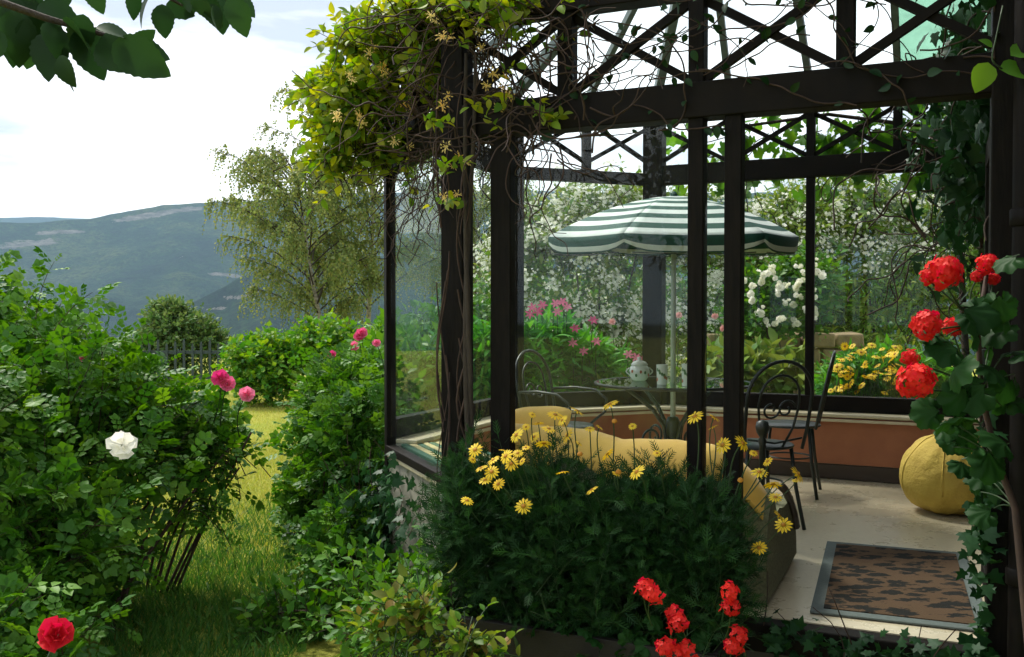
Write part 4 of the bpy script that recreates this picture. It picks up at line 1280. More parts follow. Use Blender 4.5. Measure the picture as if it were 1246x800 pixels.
# foreground red rose on its own stem
rp = at(66, 776, 2.25)
rr = thing('red_rose', 'single full red rose bloom at the bottom left corner', 'rose', (rp[0] - 0.1, rp[1] + 0.05, GZ))
flower('bloom', ROSE, [rp], [(0.2, -0.85, 0.5)], 0.045, 'petal_rose_red', rr)
stem((rp[0] - 0.1, rp[1] + 0.05, GZ), rp, 0.005, rr)
P, R = along(np.array([(rp[0] - 0.1, rp[1] + 0.05, GZ)]), np.array([(rp[0] - .1, rp[1], 0.1)]), np.array([rp - (0, 0, .1)]), 9, 0.35)
single('leaf', ROSE7, P, R, np.full(9, 0.10), 'leaf_rose', rr)

# ------------------------------------------------------------------ rose bush in front of the far-left glass
CB = [((-1.16, 6.2, 0.25), (0.34, 0.42, 0.62)), ((-1.22, 6.0, -0.15), (0.30, 0.35, 0.36)), ((-0.98, 5.75, 0.1), (0.30, 0.3, 0.60)), ((-1.18, 6.7, 0.42), (0.32, 0.4, 0.45)), ((-0.95, 5.3, -0.2), (0.26, 0.3, 0.35))]
cb, info = shrub('rose_bush', 'mid green rose bush with pink blooms beside the glass corner', 'rose bush', (-1.2, 6.1, GZ), CB, 800, 9, ROSE7, 0.105, 'leaf_rose_b', length=0.32, nparts=200, stems=9, zmin=-0.47, tw=0.003)
pk = np.array([at(440, 406, 6.6), at(430, 422, 6.5), at(404, 432, 6.3), at(436, 410, 6.6), at(458, 418, 6.0)])
flower('flower', DOUBLE, pk, tocam(pk, 0.6), [0.045, 0.04, 0.032, 0.04, 0.03], 'petal_pink', cb)
for p_ in pk: stem(p_ + (0.05, 0.1, -0.3), p_, 0.004, cb, 'green_stem', 0.03)

# ------------------------------------------------------------------ hedge, round tree, birches, fence
HB = [(at(330, 450, 16.5), (0.85, 0.8, 0.72)), (at(395, 446, 16.8), (0.95, 0.8, 0.85)), (at(460, 452, 16.8), (0.9, 0.8, 0.8)), (at(318, 470, 16.2), (0.5, 0.5, 0.5)), (at(530, 450, 17), (0.9, 0.8, 0.8)), (at(600, 450, 17), (0.9, 0.8, 0.8))]
shrub('hedge', 'bright yellow-green hedge at the far end of the lawn', 'hedge', (at(390, 480, 16.8)[0], 16.8, GZ), HB, 2600, 8, ROUND2, 0.10, 'leaf_hedge', length=0.35, stems=8, shell=0.4, zmin=GZ, tw=0.004)
HB = [(at(218, 412, 22), (0.85, 0.8, 0.75)), (at(245, 425, 22), (0.65, 0.7, 0.7)), (at(205, 385, 22.2), (0.55, 0.6, 0.45)), (at(190, 440, 22), (0.8, 0.7, 0.8))]
gz22 = float(ground_h(np.array([-8.0]), np.array([22.0]))[0])
r_, _ = shrub('round_tree', 'small round bushy tree beyond the dark fence', 'tree', (at(222, 400, 22)[0], 22, gz22), HB, 1500, 8, OVAL_S, 0.11, 'leaf_round', length=0.4, stems=0, zmin=gz22, tw=0.004)
MB().tube([(at(222, 400, 22)[0], 22, gz22 - 0.1), (at(222, 400, 22)[0] + .05, 22, gz22 + 0.6), (at(220, 400, 22)[0], 22.05, 0.6)], [0.09, 0.07, 0.04], 8).build('trunk', 'bark', r_, smooth=True)

def birch(label, basepx, d, topz, halfw, lean, seed):
    gz = float(ground_h(np.array([(basepx - 623) / 1150 * d]), np.array([d]))[0])
    b = np.array(((basepx - 623) / 1150 * d, d, gz))
    o = thing('birch_tree', label, 'tree', b, 'birch trees beyond the hedge')
    H = topz - gz
    trunk = [b + np.array((lean * q * q, 0, H * q)) + np.array((0.06 * math.sin(q * 7 + seed), 0.05 * math.cos(q * 5), 0)) for q in np.linspace(-0.01, 1, 16)]
    MB().tube(trunk, np.linspace(0.075, 0.012, 16), 8).build('trunk', 'birch_bark', o, smooth=True)
    trunk = np.array(trunk)
    nb = 46
    q = np.linspace(0.25, 0.97, nb)
    ang = np.arange(nb) * 2.4 + seed
    ln = halfw * (0.35 + 0.85 * np.sin(np.pi * np.clip((q - 0.08) / 0.98, 0, 1)) ** 0.8) * (0.6 + 0.6 * rng.random(nb))
    base = np.stack([np.interp(q, np.linspace(0, 1, 16), trunk[:, i]) for i in range(3)], -1)
    dirv = np.stack([np.cos(ang), np.sin(ang), 0.55 + 0.3 * rng.random(nb)], -1)
    tip = base + dirv * ln[:, None] * np.array((1, 1, 0.9))
    mid = (base + tip) / 2 + np.array((0, 0, 1.0)) * ln[:, None] * 0.22
    V, F, r0 = twig_arrays(base, mid, tip, np.full(nb, 0.022), np.full(nb, 0.006), 6, 5)
    stuff_mesh('limbs', [(V, F, r0, 0)], 'bark', o, kind='stuff')
    # hanging sprays
    n = 2300
    k = rng.integers(0, nb, n); tt = 0.35 + 0.65 * rng.random(n)
    A = ((1 - tt) ** 2)[:, None] * base[k] + (2 * tt * (1 - tt))[:, None] * mid[k] + (tt ** 2)[:, None] * tip[k]
    sl = 0.35 + 0.55 * rng.random(n)
    out_ = norm(dirv[k] * (1, 1, 0) + rng.normal(size=(n, 3)) * 0.7)
    P2 = A + out_ * sl[:, None] * 0.55 - np.array((0, 0, 1.0)) * sl[:, None] * 0.55
    P1 = A + out_ * sl[:, None] * 0.45 + np.array((0, 0, 0.08))
    V, F, r0 = twig_arrays(A, P1, P2, np.full(n, 0.004), np.full(n, 0.0015), 4, 3)
    stuff_mesh('twigs', [(V, F, r0, 0)], 'bark', o, kind='stuff')
    P, R = along(A, P1, P2, 12, 0.15, hang=0.6, upn=0.3)
    V, F, r0 = stamp(ROUND2, P, R, 0.062 * (0.7 + 0.6 * rng.random(len(P))))
    stuff_mesh('crown', [(V, F, r0, 0)], 'leaf_birch', o, kind='stuff')
    return o
birch('feathery birch tree standing left of the glass corner beyond the hedge', 392, 22.5, 4.5, 1.6, -0.75, 1)
birch('birch tree partly hidden behind the honeysuckle and the glass pane', 450, 24.5, 6.2, 2.1, 0.1, 4)
birch('birch tree seen faintly through the left corner glass', 575, 27, 4.6, 1.9, 0.3, 6)

fz = 18.5
fn = thing('fence', 'dark picket fence between the left bush and the hedge', 'fence', (at(250, 460, fz)[0], fz, GZ))
for k in range(20):
    x = at(150 + 10.5 * k, 400, fz)[0]
    h = 0.55 + 0.05 * math.sin(k * 2.1)
    m = MB(); m.box((x - 0.022, fz - 0.012, GZ - 0.05), (x + 0.022, fz + 0.012, h - 0.05))
    m.prism([(x - 0.022, fz - 0.012, h - 0.05), (x + 0.022, fz - 0.012, h - 0.05), (x, fz - 0.012, h)], (0, 0.024, 0))
    m.build('picket', 'fence_paint', fn)
for z in (-0.2, 0.3):
    MB().box((at(140, 0, fz)[0], fz + 0.013, z), (at(365, 0, fz)[0], fz + 0.04, z + 0.06)).build('fence_rail', 'fence_paint', fn)

# ------------------------------------------------------------------ grass
def grass(name, x0, x1, y0, y1, n, h, mat, clip):
    P = np.stack([rng.uniform(x0, x1, n), rng.uniform(y0, y1, n), np.zeros(n)], -1)
    P = P[clip(P)]
    P[:, 2] = ground_h(P[:, 0], P[:, 1]) - 0.005
    n = len(P)
    d = norm(np.stack([rng.normal(size=n) * 0.45, rng.normal(size=n) * 0.45, np.ones(n)], -1))
    nr = norm(rng.normal(size=(n, 3)) * (1, 1, 0.2))
    V, F, r0 = stamp(leaf_t(0.045, 3, 0.2, 0.25, 0.35), P, frames(d, nr), h * (0.5 + 0.9 * rng.random(n)))
    return stuff_mesh(name, [(V, F, r0, 0)], mat, None, kind='stuff')
inside = lambda P: ~((P - O0) @ W > -0.1) | ((P - O0) @ U < TA - 0.9)
def path_clip(P):
    x, y = px(P); y = 375 + 1150 * (EYE - GZ) / P[:, 1]
    return inside(P) & (x > 120) & (x < 560)
grass('grass', -3.6, 0.2, 4.3, 8.4, 62000, 0.075, 'grass_blade', lambda P: path_clip(P) & (rng.random(len(P)) > 0.95 * smooth(5.8, 8.2, P[:, 1] + 1.6 * (fbm(P[:, 0] * 1.5, P[:, 1] * 1.5, 3, 8) - 0.5))))
grass('grass', -5.5, -1.0, 5.4, 12, 75000, 0.055, 'grass_pale', lambda P: path_clip(P) & (rng.random(len(P)) < 0.12 + 0.88 * smooth(5.6, 8.0, P[:, 1] + 1.6 * (fbm(P[:, 0] * 1.5, P[:, 1] * 1.5, 3, 8) - 0.5))))
grass('grass', -9, -2, 12, 18, 40000, 0.05, 'grass_pale', lambda P: (px(P)[0] > 150) & (px(P)[0] < 480))

# ------------------------------------------------------------------ low growth, ivy and sapling by the corner
def ivy_on(name, label, pts, nrm, n, size, spread, parts=60, hangz=0.5, base=None, mat='leaf_ivy'):
    """ivy trails scattered round polyline points on a surface facing nrm"""
    pts = np.asarray(pts, float); nrm = np.asarray(nrm, float)
    o = thing(name, label, 'ivy', base if base is not None else pts[0])
    seg = rng.integers(0, len(pts) - 1, n); q = rng.random(n)
    P = pts[seg] * (1 - q[:, None]) + pts[seg + 1] * q[:, None] + rng.normal(size=(n, 3)) * np.asarray(spread)
    P += nrm * np.abs(rng.normal(size=(n, 1))) * 0.05
    P = P[P[:, 2] > GZ]; n = len(P)
    d = norm(rng.normal(size=(n, 3)) * 0.55 + np.array((0, 0, -hangz)) + nrm * 0.3)
    R = frames(d, nrm + rng.normal(size=(n, 3)) * 0.5 + np.array((0, 0, 0.35)))
    leaves(o, IVY, P, R, size * (0.6 + 0.7 * rng.random(n)), mat, parts)
    k = max(4, n // 30); i = rng.integers(0, n, k)
    P0 = P[i] - nrm * 0.03; P2 = P0 + rng.normal(size=(k, 3)) * 0.08 + np.array((0, 0, 0.18)); P1 = (P0 + P2) / 2 + rng.normal(size=(k, 3)) * 0.05
    V, F, r0 = twig_arrays(P0, P1, P2, np.full(k, 0.003), np.full(k, 0.002)); stuff_mesh('stems', [(V, F, r0, 0)], 'twig', o, kind='stuff')
    return o
outAB = -inn
ivy_on('ivy', 'ivy hanging down the low wall under the left corner glass', [A_ + d1 * 0.30 + outAB * 0.04 + UP * 0.16, B_ + outAB * 0.05 + UP * 0.22, B_ + outAB * 0.05 + UP * -0.1, A_ + d1 * 0.5 + outAB * 0.05 + UP * -0.2], outAB, 560, 0.055, (0.08, 0.08, 0.12), 150, base=B_ + UP * GZ)
ivy_on('ivy', 'dark ivy trailing along the door threshold', [fp(-0.02, -0.10, -0.06), fp(0.35, -0.12, -0.085), fp(0.72, -0.12, -0.06)], np.array((0, -0.6, 0.8)), 230, 0.048, (0.05, 0.03, 0.035), 100, hangz=0.1, base=fp(0.3, -0.15, GZ))
ivy_on('ivy', 'ivy climbing the dark right door jamb', [fp(0.70, -0.09, 0.0), fp(0.705, -0.09, 0.5), fp(0.70, -0.06, 0.75)], -W, 120, 0.055, (0.02, 0.03, 0.1), 60, base=fp(0.72, -0.1, GZ))
# undergrowth between the corner wall and the lawn
UG = [((-0.75, 4.75, -0.35), (0.32, 0.35, 0.35)), ((-0.45, 4.2, -0.30), (0.35, 0.3, 0.42)), ((-1.1, 4.9, -0.45), (0.35, 0.3, 0.22)), ((-0.28, 3.8, -0.25), (0.3, 0.3, 0.40))]
shrub('undergrowth_bush', 'dark low leafy bush at the foot of the corner wall', 'bush', (-0.6, 4.5, GZ), UG, 420, 9, OVAL_S, 0.06, 'leaf_rose', length=0.3, nparts=60, stems=6, zmin=GZ, tw=0.003)
SP = [((-0.32, 3.3, 0.10), (0.20, 0.16, 0.22)), ((-0.14, 3.2, 0.02), (0.15, 0.14, 0.20)), ((-0.46, 3.35, 0.06), (0.14, 0.13, 0.14))]
shrub('sapling_shrub', 'young yellow-green leafy shrub at the bottom centre left', 'shrub', (-0.28, 3.25, GZ), SP, 90, 8, OVAL, 0.045, 'leaf_sapling', twigmat='green_stem', length=0.26, nparts=240, stems=8, stem_r=0.006, zmin=GZ, tw=0.003, shell=0.8)
# slender upright weeds by the corner post
wd = thing('leafy_shoot', 'slender green shoots climbing at the foot of the corner post', 'shoots', fp(-1.42, -0.12, GZ))
p0 = np.array([fp(-1.5 + 0.08 * k, -0.14 + 0.02 * math.sin(k), GZ) for k in range(8)]); p2 = p0 + np.stack([rng.normal(size=8) * .12, rng.normal(size=8) * .05, 0.55 + 0.45 * rng.random(8)], -1); p1 = (p0 + p2) / 2 + rng.normal(size=(8, 3)) * 0.06
P, R = along(p0, p1, p2, 16, 0.3); single('leaf', OVAL, P, R, 0.062 * (0.7 + 0.6 * rng.random(len(P))), 'leaf_rose_b', wd)
V, F, r0 = twig_arrays(p0, p1, p2, np.full(8, 0.004), np.full(8, 0.002), 7, 4); stuff_mesh('stems', [(V, F, r0, 0)], 'green_stem', wd, kind='stuff')

# ------------------------------------------------------------------ planter, daisy bush and geraniums in front of the glass
pl = thing('planter_box', 'dark wooden planter box under the yellow daisies', 'planter', fp(-0.68, -0.30, GZ))
for v_ in (-0.52, -0.08):
    for k in range(3): MB().obox(fp(-0.68, v_, GZ + 0.09 + 0.17 * k), [U, W, UP], (0.56, 0.014, 0.082)).build('board', 'planter_wood', pl, bevel=0.004)
for t_ in (-1.23, -0.13):
    for k in range(3): MB().obox(fp(t_, -0.30, GZ + 0.09 + 0.17 * k), [U, W, UP], (0.014, 0.205, 0.082)).build('board', 'planter_wood', pl, bevel=0.004)
MB().obox(fp(-0.68, -0.30, GZ + 0.44), [U, W, UP], (0.53, 0.2, 0.02)).build('soil', 'soil', pl)
DB = [(fp(t_, -0.34 + 0.03 * math.sin(k * 2), 0.22 + 0.03 * math.cos(k * 3)), (0.21, 0.27, 0.40)) for k, t_ in enumerate(np.linspace(-1.16, -0.22, 6))]
db, info = shrub('daisy_bush', 'feathery dark green daisy bush with yellow flowers below the front glass', 'daisy bush', fp(-0.68, -0.30, GZ + 0.46), DB, 1700, 12, FEATHER, 0.066, 'leaf_daisy', twigmat='green_stem', length=0.26, nparts=0, stems=12, stem_r=0.008, zmin=-0.26, tw=0.002, up=0.8, shell=0.6, lean=0.8)
fl_px = [(600, 560), (612, 548), (628, 530), (640, 520), (655, 515), (668, 522), (684, 512), (690, 530), (662, 540), (640, 545), (622, 565), (606, 590), (635, 562), (637, 617), (685, 575), (720, 597), (739, 553), (718, 522), (703, 500), (742, 492), (770, 519), (775, 575), (750, 577), (800, 552), (846, 507), (870, 508), (868, 520), (880, 542), (905, 540), (918, 552), (935, 562), (942, 590), (945, 606), (950, 628), (973, 578), (970, 585), (925, 668), (575, 560), (578, 548), (590, 585), (568, 610), (598, 575), (648, 505), (676, 505), (730, 520), (650, 532), (615, 556), (630, 552), (705, 540), (925, 575), (955, 640), (585, 570)]
P = []; S = []; D = []
for i, (x, y) in enumerate(fl_px):
    if x > 915: d = 3.33 + rng.normal() * 0.03
    else: d = 3.55 - 0.25 * (x - 570) / 350 + (0.10 if y < 545 else -0.12) + rng.normal() * 0.04
    P.append(at(x, y, d)); S.append(0.0235 * rng.choice([0.6, 0.8, 0.95, 1.1, 1.25]))
    D.append((rng.normal() * 0.6 - 0.1, -0.35 + rng.normal() * 0.5, 0.8))
P = np.array(P); D = norm(np.array(D))
# front-facade limit: keep flowers on the garden side of the glass
vv_ = (P - O0) @ W
P[vv_ > -0.05] -= W * (vv_[vv_ > -0.05] + 0.07)[:, None]
flower('flower', DAISY, P, D, np.array(S), ['petal_yellow', 'disc_orange'], db)
p2 = P - D * 0.006; p0 = p2 * 0.6 + np.array([fp(np.clip(tv(q)[0], -1.2, -0.2), -0.3, 0.3) for q in p2]) * 0.4; p0[:, 2] = np.minimum(p0[:, 2], p2[:, 2] - 0.12)
p1 = (p0 + p2) / 2 + np.array((0, 0, 0.05)); p1 = p1 * 0.5 + (p2 - D * 0.08) * 0.5
V, F, r0 = twig_arrays(p0, p1, p2, np.full(len(P), 0.0028), np.full(len(P), 0.0022), 7, 4); stuff_mesh('flower_stems', [(V, F, r0, 0)], 'green_stem', db, kind='stuff')
bud = np.array([at(753, 575, 3.3), at(706, 553, 3.35), at(902, 585, 3.2), at(748, 513, 3.4)])
flower('bud', (disc_t()), bud, tocam(bud, 1.0), 0.035, 'disc_orange', db)

def geranium(label, c, heads, hs, nleaf, sp):
    o = thing('geranium', label, 'geranium', c)
    c = np.array(c, float)
    heads = np.array(heads)
    flower('flower_head', UMBEL_S if hs < 0.04 else UMBEL, heads, tocam(heads, 0.4), hs, 'petal_red', o)
    for h in heads: stem(h + (rng.normal() * .03, 0.09, -0.13), h, 0.0025, o, 'green_stem', 0.015)
    P = c + rng.normal(size=(nleaf, 3)) * np.array(sp) + (0, 0, 0.05)
    d = norm(rng.normal(size=(nleaf, 3)) + (0, -0.4, 0.1)); R = frames(d, rng.normal(size=(nleaf, 3)) * 0.4 + (0, -0.4, 0.8))
    single('leaf', GER, P, R, 0.06 * (0.7 + 0.6 * rng.random(nleaf)), 'leaf_geranium', o)
    p1 = (c + P) / 2 + (0, 0, 0.03)
    V, F, r0 = twig_arrays(np.repeat(c[None], nleaf, 0), p1, P, np.full(nleaf, 0.003), np.full(nleaf, 0.002)); stuff_mesh('leaf_stalks', [(V, F, r0, 0)], 'green_stem', o, kind='stuff')
    return o
geranium('red geranium with a single head, left of the low geraniums', fp(-0.66, -0.50, -0.02), [at(786, 718, 3.02), at(796, 726, 3.0)], 0.034, 14, (0.07, 0.04, 0.04))
geranium('red geranium with two heads at the bottom centre under the daisies', fp(-0.52, -0.50, -0.10), [at(823, 752, 2.98), at(826, 762, 2.95), at(812, 790, 2.95), at(838, 795, 2.95), at(820, 798, 2.95)], 0.034, 18, (0.07, 0.04, 0.05))
geranium('red geranium below the daisy bush nearest the door mat', fp(-0.34, -0.50, -0.06), [at(889, 722, 2.98), at(890, 742, 2.98), at(900, 776, 2.95), at(895, 790, 2.95)], 0.032, 18, (0.07, 0.04, 0.06))

# tall geranium at the right edge
gt_heads = [(1149, 332, 2.60, 0.050), (1130, 337, 2.62, 0.026), (1127, 396, 2.58, 0.043), (1160, 398, 2.66, 0.030), (1115, 464, 2.55, 0.052), (1108, 436, 2.62, 0.026), (1201, 322, 2.68, 0.032), (1188, 337, 2.68, 0.018), (1208, 340, 2.7, 0.02)]
gb = fp(0.80, -0.95, GZ)
tg = thing('tall_geranium', 'tall leggy geranium with bright red heads beside the door jamb', 'geranium', gb)
spine = [gb, fp(0.80, -0.95, 0.1), at(1238, 620, 2.6), at(1215, 560, 2.65), at(1195, 480, 2.65), at(1190, 400, 2.67), at(1200, 335, 2.7)]
MB().tube(spine, np.linspace(0.012, 0.006, 7), 8).build('stem', 'twig', tg, smooth=True)
for x, y, d, s in gt_heads:
    p_ = at(x, y, d); flower('flower_head', UMBEL, [p_], tocam(p_, 0.5), s, 'petal_red', tg)
    j = int(np.argmin([abs(q[2] - p_[2] + 0.10) for q in spine])); stem(spine[j], p_ + (0, 0, -s * 0.5), 0.0035, tg, 'green_stem', 0.02, 'flower_stalk')
gl = [(1165, 375, 62), (1196, 372, 66), (1172, 425, 64), (1205, 420, 70), (1190, 408, 58), (1222, 432, 74), (1160, 445, 60), (1180, 468, 56), (1205, 465, 66), (1235, 455, 70), (1150, 500, 50), (1168, 520, 58), (1160, 545, 52), (1185, 530, 60), (1205, 545, 58), (1220, 495, 62), (1232, 390, 60), (1178, 492, 50), (1240, 310, 46), (1215, 355, 50), (1150, 410, 44), (1195, 575, 48), (1215, 585, 50), (1172, 560, 40), (1140, 520, 36), (1230, 540, 60), (1196, 600, 44), (1212, 620, 46), (1192, 440, 52)]
P = np.array([at(x, y, 2.62 + 0.08 * rng.normal()) for x, y, s in gl]); S = np.array([0.82 * s * 2.62 / 1150 for x, y, s in gl])
n = len(P)
d = norm(rng.normal(size=(n, 3)) * (0.8, 0.4, 0.5) + (-0.3, -0.2, -0.25)); R = frames(d, norm(rng.normal(size=(n, 3)) * 0.45 + (-0.1, -0.75, 0.55)))
single('leaf', GER, P, R, S, 'leaf_geranium', tg)
tgt = np.array([spine[int(np.argmin([abs(q[2] - p_[2] + 0.05) for q in spine]))] for p_ in P])
V, F, r0 = twig_arrays(tgt, (tgt + P) / 2 + (0, 0, 0.02), P, np.full(n, 0.003), np.full(n, 0.002)); stuff_mesh('leaf_stalks', [(V, F, r0, 0)], 'green_stem', tg, kind='stuff')

# ------------------------------------------------------------------ honeysuckle over the left corner
hs_ = thing('honeysuckle', 'yellow-green flowering honeysuckle cascading over the left eave and corner post', 'climber', A_ + UP * GZ + np.array((0.06, -0.11, 0)))
HL = [(at(480, 70, 4.75), (0.34, 0.4, 0.24)), (at(445, 130, 4.8), (0.30, 0.36, 0.26)), (at(420, 165, 4.85), (0.20, 0.3, 0.2)), (at(505, 35, 4.5), (0.26, 0.34, 0.2)), (at(395, 120, 4.9), (0.16, 0.2, 0.13)), (at(455, 185, 4.95), (0.22, 0.28, 0.18)), (at(405, 200, 4.95), (0.12, 0.2, 0.12)), (at(545, 15, 4.2), (0.22, 0.22, 0.13)), (at(520, 90, 4.35), (0.14, 0.12, 0.18)), (at(600, 10, 3.95), (0.2, 0.08, 0.1))]
tips, nr = lump_points(HL, 680, 0.7)
P0, P1, P2 = shoots(tips, nr + np.array((-0.3, 0, 0)), 0.26, 0.05, 0.05)
P, R = along(P0, P1, P2, 11, 0.2, upn=0.5, hang=0.15)
leaves(hs_, OVAL, P, R, 0.062 * (0.6 + 0.6 * rng.random(len(P))), 'leaf_honey', 290)
V1 = twig_arrays(P0, P1, P2, np.full(len(P0), 0.003), np.full(len(P0), 0.0015))
# sparse outlying sprays on the left and the front
sx = [((455, 70), (382, 60)), ((440, 120), (352, 130)), ((420, 170), (365, 180)), ((430, 60), (430, 18)), ((470, 200), (380, 255)), ((470, 40), (420, 25)), ((420, 190), (372, 222)), ((440, 95), (360, 150)), ((490, 190), (500, 240))]
q0 = np.array([at(a[0], a[1], 4.7) for a, b in sx]); q2 = np.array([at(b[0], b[1], 4.55) for a, b in sx]); q1 = (q0 + q2) / 2 + (0, 0, 0.08)
P, R = along(q0, q1, q2, 12, 0.2); leaves(hs_, OVAL, P, R, 0.055 * (0.7 + 0.6 * rng.random(len(P))), 'leaf_honey', 0, restname='outer_sprays')
V2 = twig_arrays(q0, q1, q2, np.full(len(q0), 0.003), np.full(len(q0), 0.002))
# brown tangle of old stems
def smooth_path(pts, k=3):
    P = np.array(pts, float); Q = np.concatenate([2 * P[:1] - P[1:2], P, 2 * P[-1:] - P[-2:-1]])
    out_ = []
    for i in range(len(P) - 1):
        a, b, c, d = Q[i], Q[i + 1], Q[i + 2], Q[i + 3]
        for t_ in np.arange(k) / k:
            out_.append(0.5 * (2 * b + (c - a) * t_ + (2 * a - 5 * b + 4 * c - d) * t_ ** 2 + (3 * b - a - 3 * c + d) * t_ ** 3))
    return np.array(out_ + [P[-1]])
def tangle(n, box0, box1, ln, r, seg=9):
    """wandering thin stems inside a box (fp coordinates t,v,z)"""
    Vs = []
    for i in range(n):
        p_ = np.array([rng.uniform(a, b) for a, b in zip(box0, box1)])
        p_ = fp(*p_)
        d = norm(rng.normal(size=3)); pts = [p_]
        for k in range(seg):
            d = norm(d + rng.normal(size=3) * 0.42 + np.array((0, 0, -0.08)))
            pts.append(pts[-1] + d * ln / seg)
        Vs.append(smooth_path(pts))
    return Vs
mb = MB()
for pts in tangle(150, (-1.72, -0.12, 1.88), (-1.25, 0.35, 2.6), 0.55, 0.003): mb.tube(pts, np.linspace(0.0045, 0.002, len(pts)), 4, cap=False)
for pts in tangle(95, (-1.5, -0.12, 1.8), (-0.7, -0.06, 2.6), 0.55, 0.003): mb.tube(pts, np.linspace(0.004, 0.002, len(pts)), 4, cap=False)
for i in range(34):   # hanging over the corner glass and beside the post
    p_ = A_ + d1 * rng.uniform(0.05, 0.8) + outAB * rng.uniform(0.04, 0.12) + UP * rng.uniform(1.7, 1.95)
    pts = [p_]; d = np.array((rng.normal() * .6, rng.normal() * .3, -1.0))
    for k in range(9):
        d = norm(d + rng.normal(size=3) * 0.4 + np.array((0, 0, -0.12))); pts.append(pts[-1] + d * rng.uniform(0.02, 0.07))
    mb.tube(smooth_path(pts), 0.0022, 4, cap=False)
for i in range(16):   # up the post
    z0 = rng.uniform(0.2, 1.6); pts = []
    ph0 = rng.uniform(0, 6.28); sd_ = rng.uniform(0.0, 1)
    for k in range(12):
        z = z0 + k * 0.06; a = ph0 + k * (0.2 + 0.5 * sd_)
        pts.append(fp(TA + 0.06 + 0.03 * math.cos(a) + (0.02 if sd_ > .5 else -0.08), -0.095 + 0.02 * math.sin(a), z))
    mb.tube(pts, rng.uniform(0.002, 0.006), 4, cap=False)
mb.build('stem_tangle', 'twig', hs_, smooth=True, kind='stuff', origin=WLOC[hs_])
stuff_mesh('twigs', [(V1[0], V1[1], V1[2], 0), (V2[0], V2[1], V2[2], 0)], 'twig', hs_, kind='stuff')
for k in range(2):
    pts = [fp(TA + 0.10 + 0.018 * math.sin(z * (2.2 + .4 * k) + k * 1.6) + 0.012 * k, -0.09 + 0.02 * math.cos(z * 2.6 + k), z) for z in np.linspace(GZ, 2.3, 26)]
    MB().tube(pts, np.linspace(0.016, 0.008, 26), 7).build('trunk', 'bark', hs_, smooth=True)
hf = np.array([at(x, y, 4.02 if x > 520 else 4.45) for x, y in ((550, 205), (556, 238), (560, 190), (600, 92), (612, 110), (585, 60), (548, 50), (470, 90), (440, 150), (455, 60), (490, 130), (430, 100), (500, 20), (545, 118), (618, 118), (520, 60), (410, 140), (480, 175), (530, 30), (600, 20))])
hf = np.concatenate([hf, hf + rng.normal(size=hf.shape) * 0.03])
flower('flower', HONEY, hf, norm(tocam(hf, 0.3) + rng.normal(size=hf.shape) * 0.6), np.where(rng.random(len(hf)) > .5, 0.027, 0.02), 'petal_honey', hs_)
# light leaf tufts in front of the post and the beam
tp = [(552, 200), (545, 240), (566, 245), (608, 95), (620, 112), (600, 120), (642, 128), (668, 148), (655, 145), (676, 152), (540, 215), (560, 60), (580, 30), (690, 18), (610, 160), (530, 155), (520, 145), (665, 15), (545, 15), (640, 60)]
q0 = np.array([at(x, y, 4.0) for x, y in tp]); q0 -= W * (np.maximum(0, (q0 - O0) @ W + 0.09))[:, None]
q2 = q0 + np.stack([rng.normal(size=len(tp)) * .07, rng.normal(size=len(tp)) * .03 - .05, rng.normal(size=len(tp)) * .04], -1)
P, R = along(q0, (q0 + q2) / 2, q2, 7, 0.0); leaves(hs_, OVAL, P, R, 0.05 * (0.7 + 0.6 * rng.random(len(P))), 'leaf_honey', 0, restname='leaf_tufts')

# tendrils running along the front lattice
vt = thing('climbing_vine', 'thin sparse vine threading through the upper front lattice', 'climber', fp(0.2, -0.07, 1.94))
mb = MB(); LP = []; LD = []
for i in range(34):
    t0_ = rng.uniform(-1.2, 0.6); z = rng.uniform(1.98, 2.5); v_ = -0.072
    pts = []; ang = rng.uniform(-0.5, 0.5); tt = t0_
    for k in range(14):
        ang += rng.normal() * 0.28; tt += 0.05 * math.cos(ang); z += 0.05 * math.sin(ang) * 0.8
        z = min(max(z, 1.9), 2.6); pts.append(fp(min(tt, 0.72), v_ - 0.015 * math.sin(k * .9 + i), z))
    mb.tube(smooth_path(pts), rng.uniform(0.0018, 0.0035), 4, cap=False)
    for k in range(2, 14, 2):
        if rng.random() < 0.75: LP.append(pts[k]); LD.append(norm(rng.normal(size=3) + (0, -0.2, -0.1)))
mb.build('stems', 'twig', vt, smooth=True, kind='stuff', origin=WLOC[vt])
LP = np.array(LP); LD = np.array(LD)
BIG = leaf_t(0.40, 6, 0.2, 0.3, 0.42)
lp = np.array([at(1199, 78, 3.12), at(1212, 86, 3.12), at(1226, 70, 3.12), at(1204, 60, 3.14)]); ld = norm(np.array([(-0.35, -0.1, -0.9), (0.95, -0.1, -0.05), (0.9, 0, 0.4), (-0.6, -0.1, 0.5)]))
single('leaf', BIG, lp, frames(ld, np.tile(np.array((0.1, -0.75, 0.6)), (4, 1))), np.array([0.10, 0.12, 0.09, 0.05]), 'leaf_vine', vt)
MB().tube(smooth_path([at(1216, 10, 3.14), at(1208, 50, 3.13), at(1204, 75, 3.12), at(1216, 86, 3.12)]), 0.003, 5).build('leaf_stalk', 'green_stem', vt, smooth=True)
single('leaf', OVAL, LP, frames(LD, norm(rng.normal(size=LP.shape) + (0, -0.6, 0.4))), 0.05 * (0.5 + 0.7 * rng.random(len(LP))), 'leaf_dark', vt)

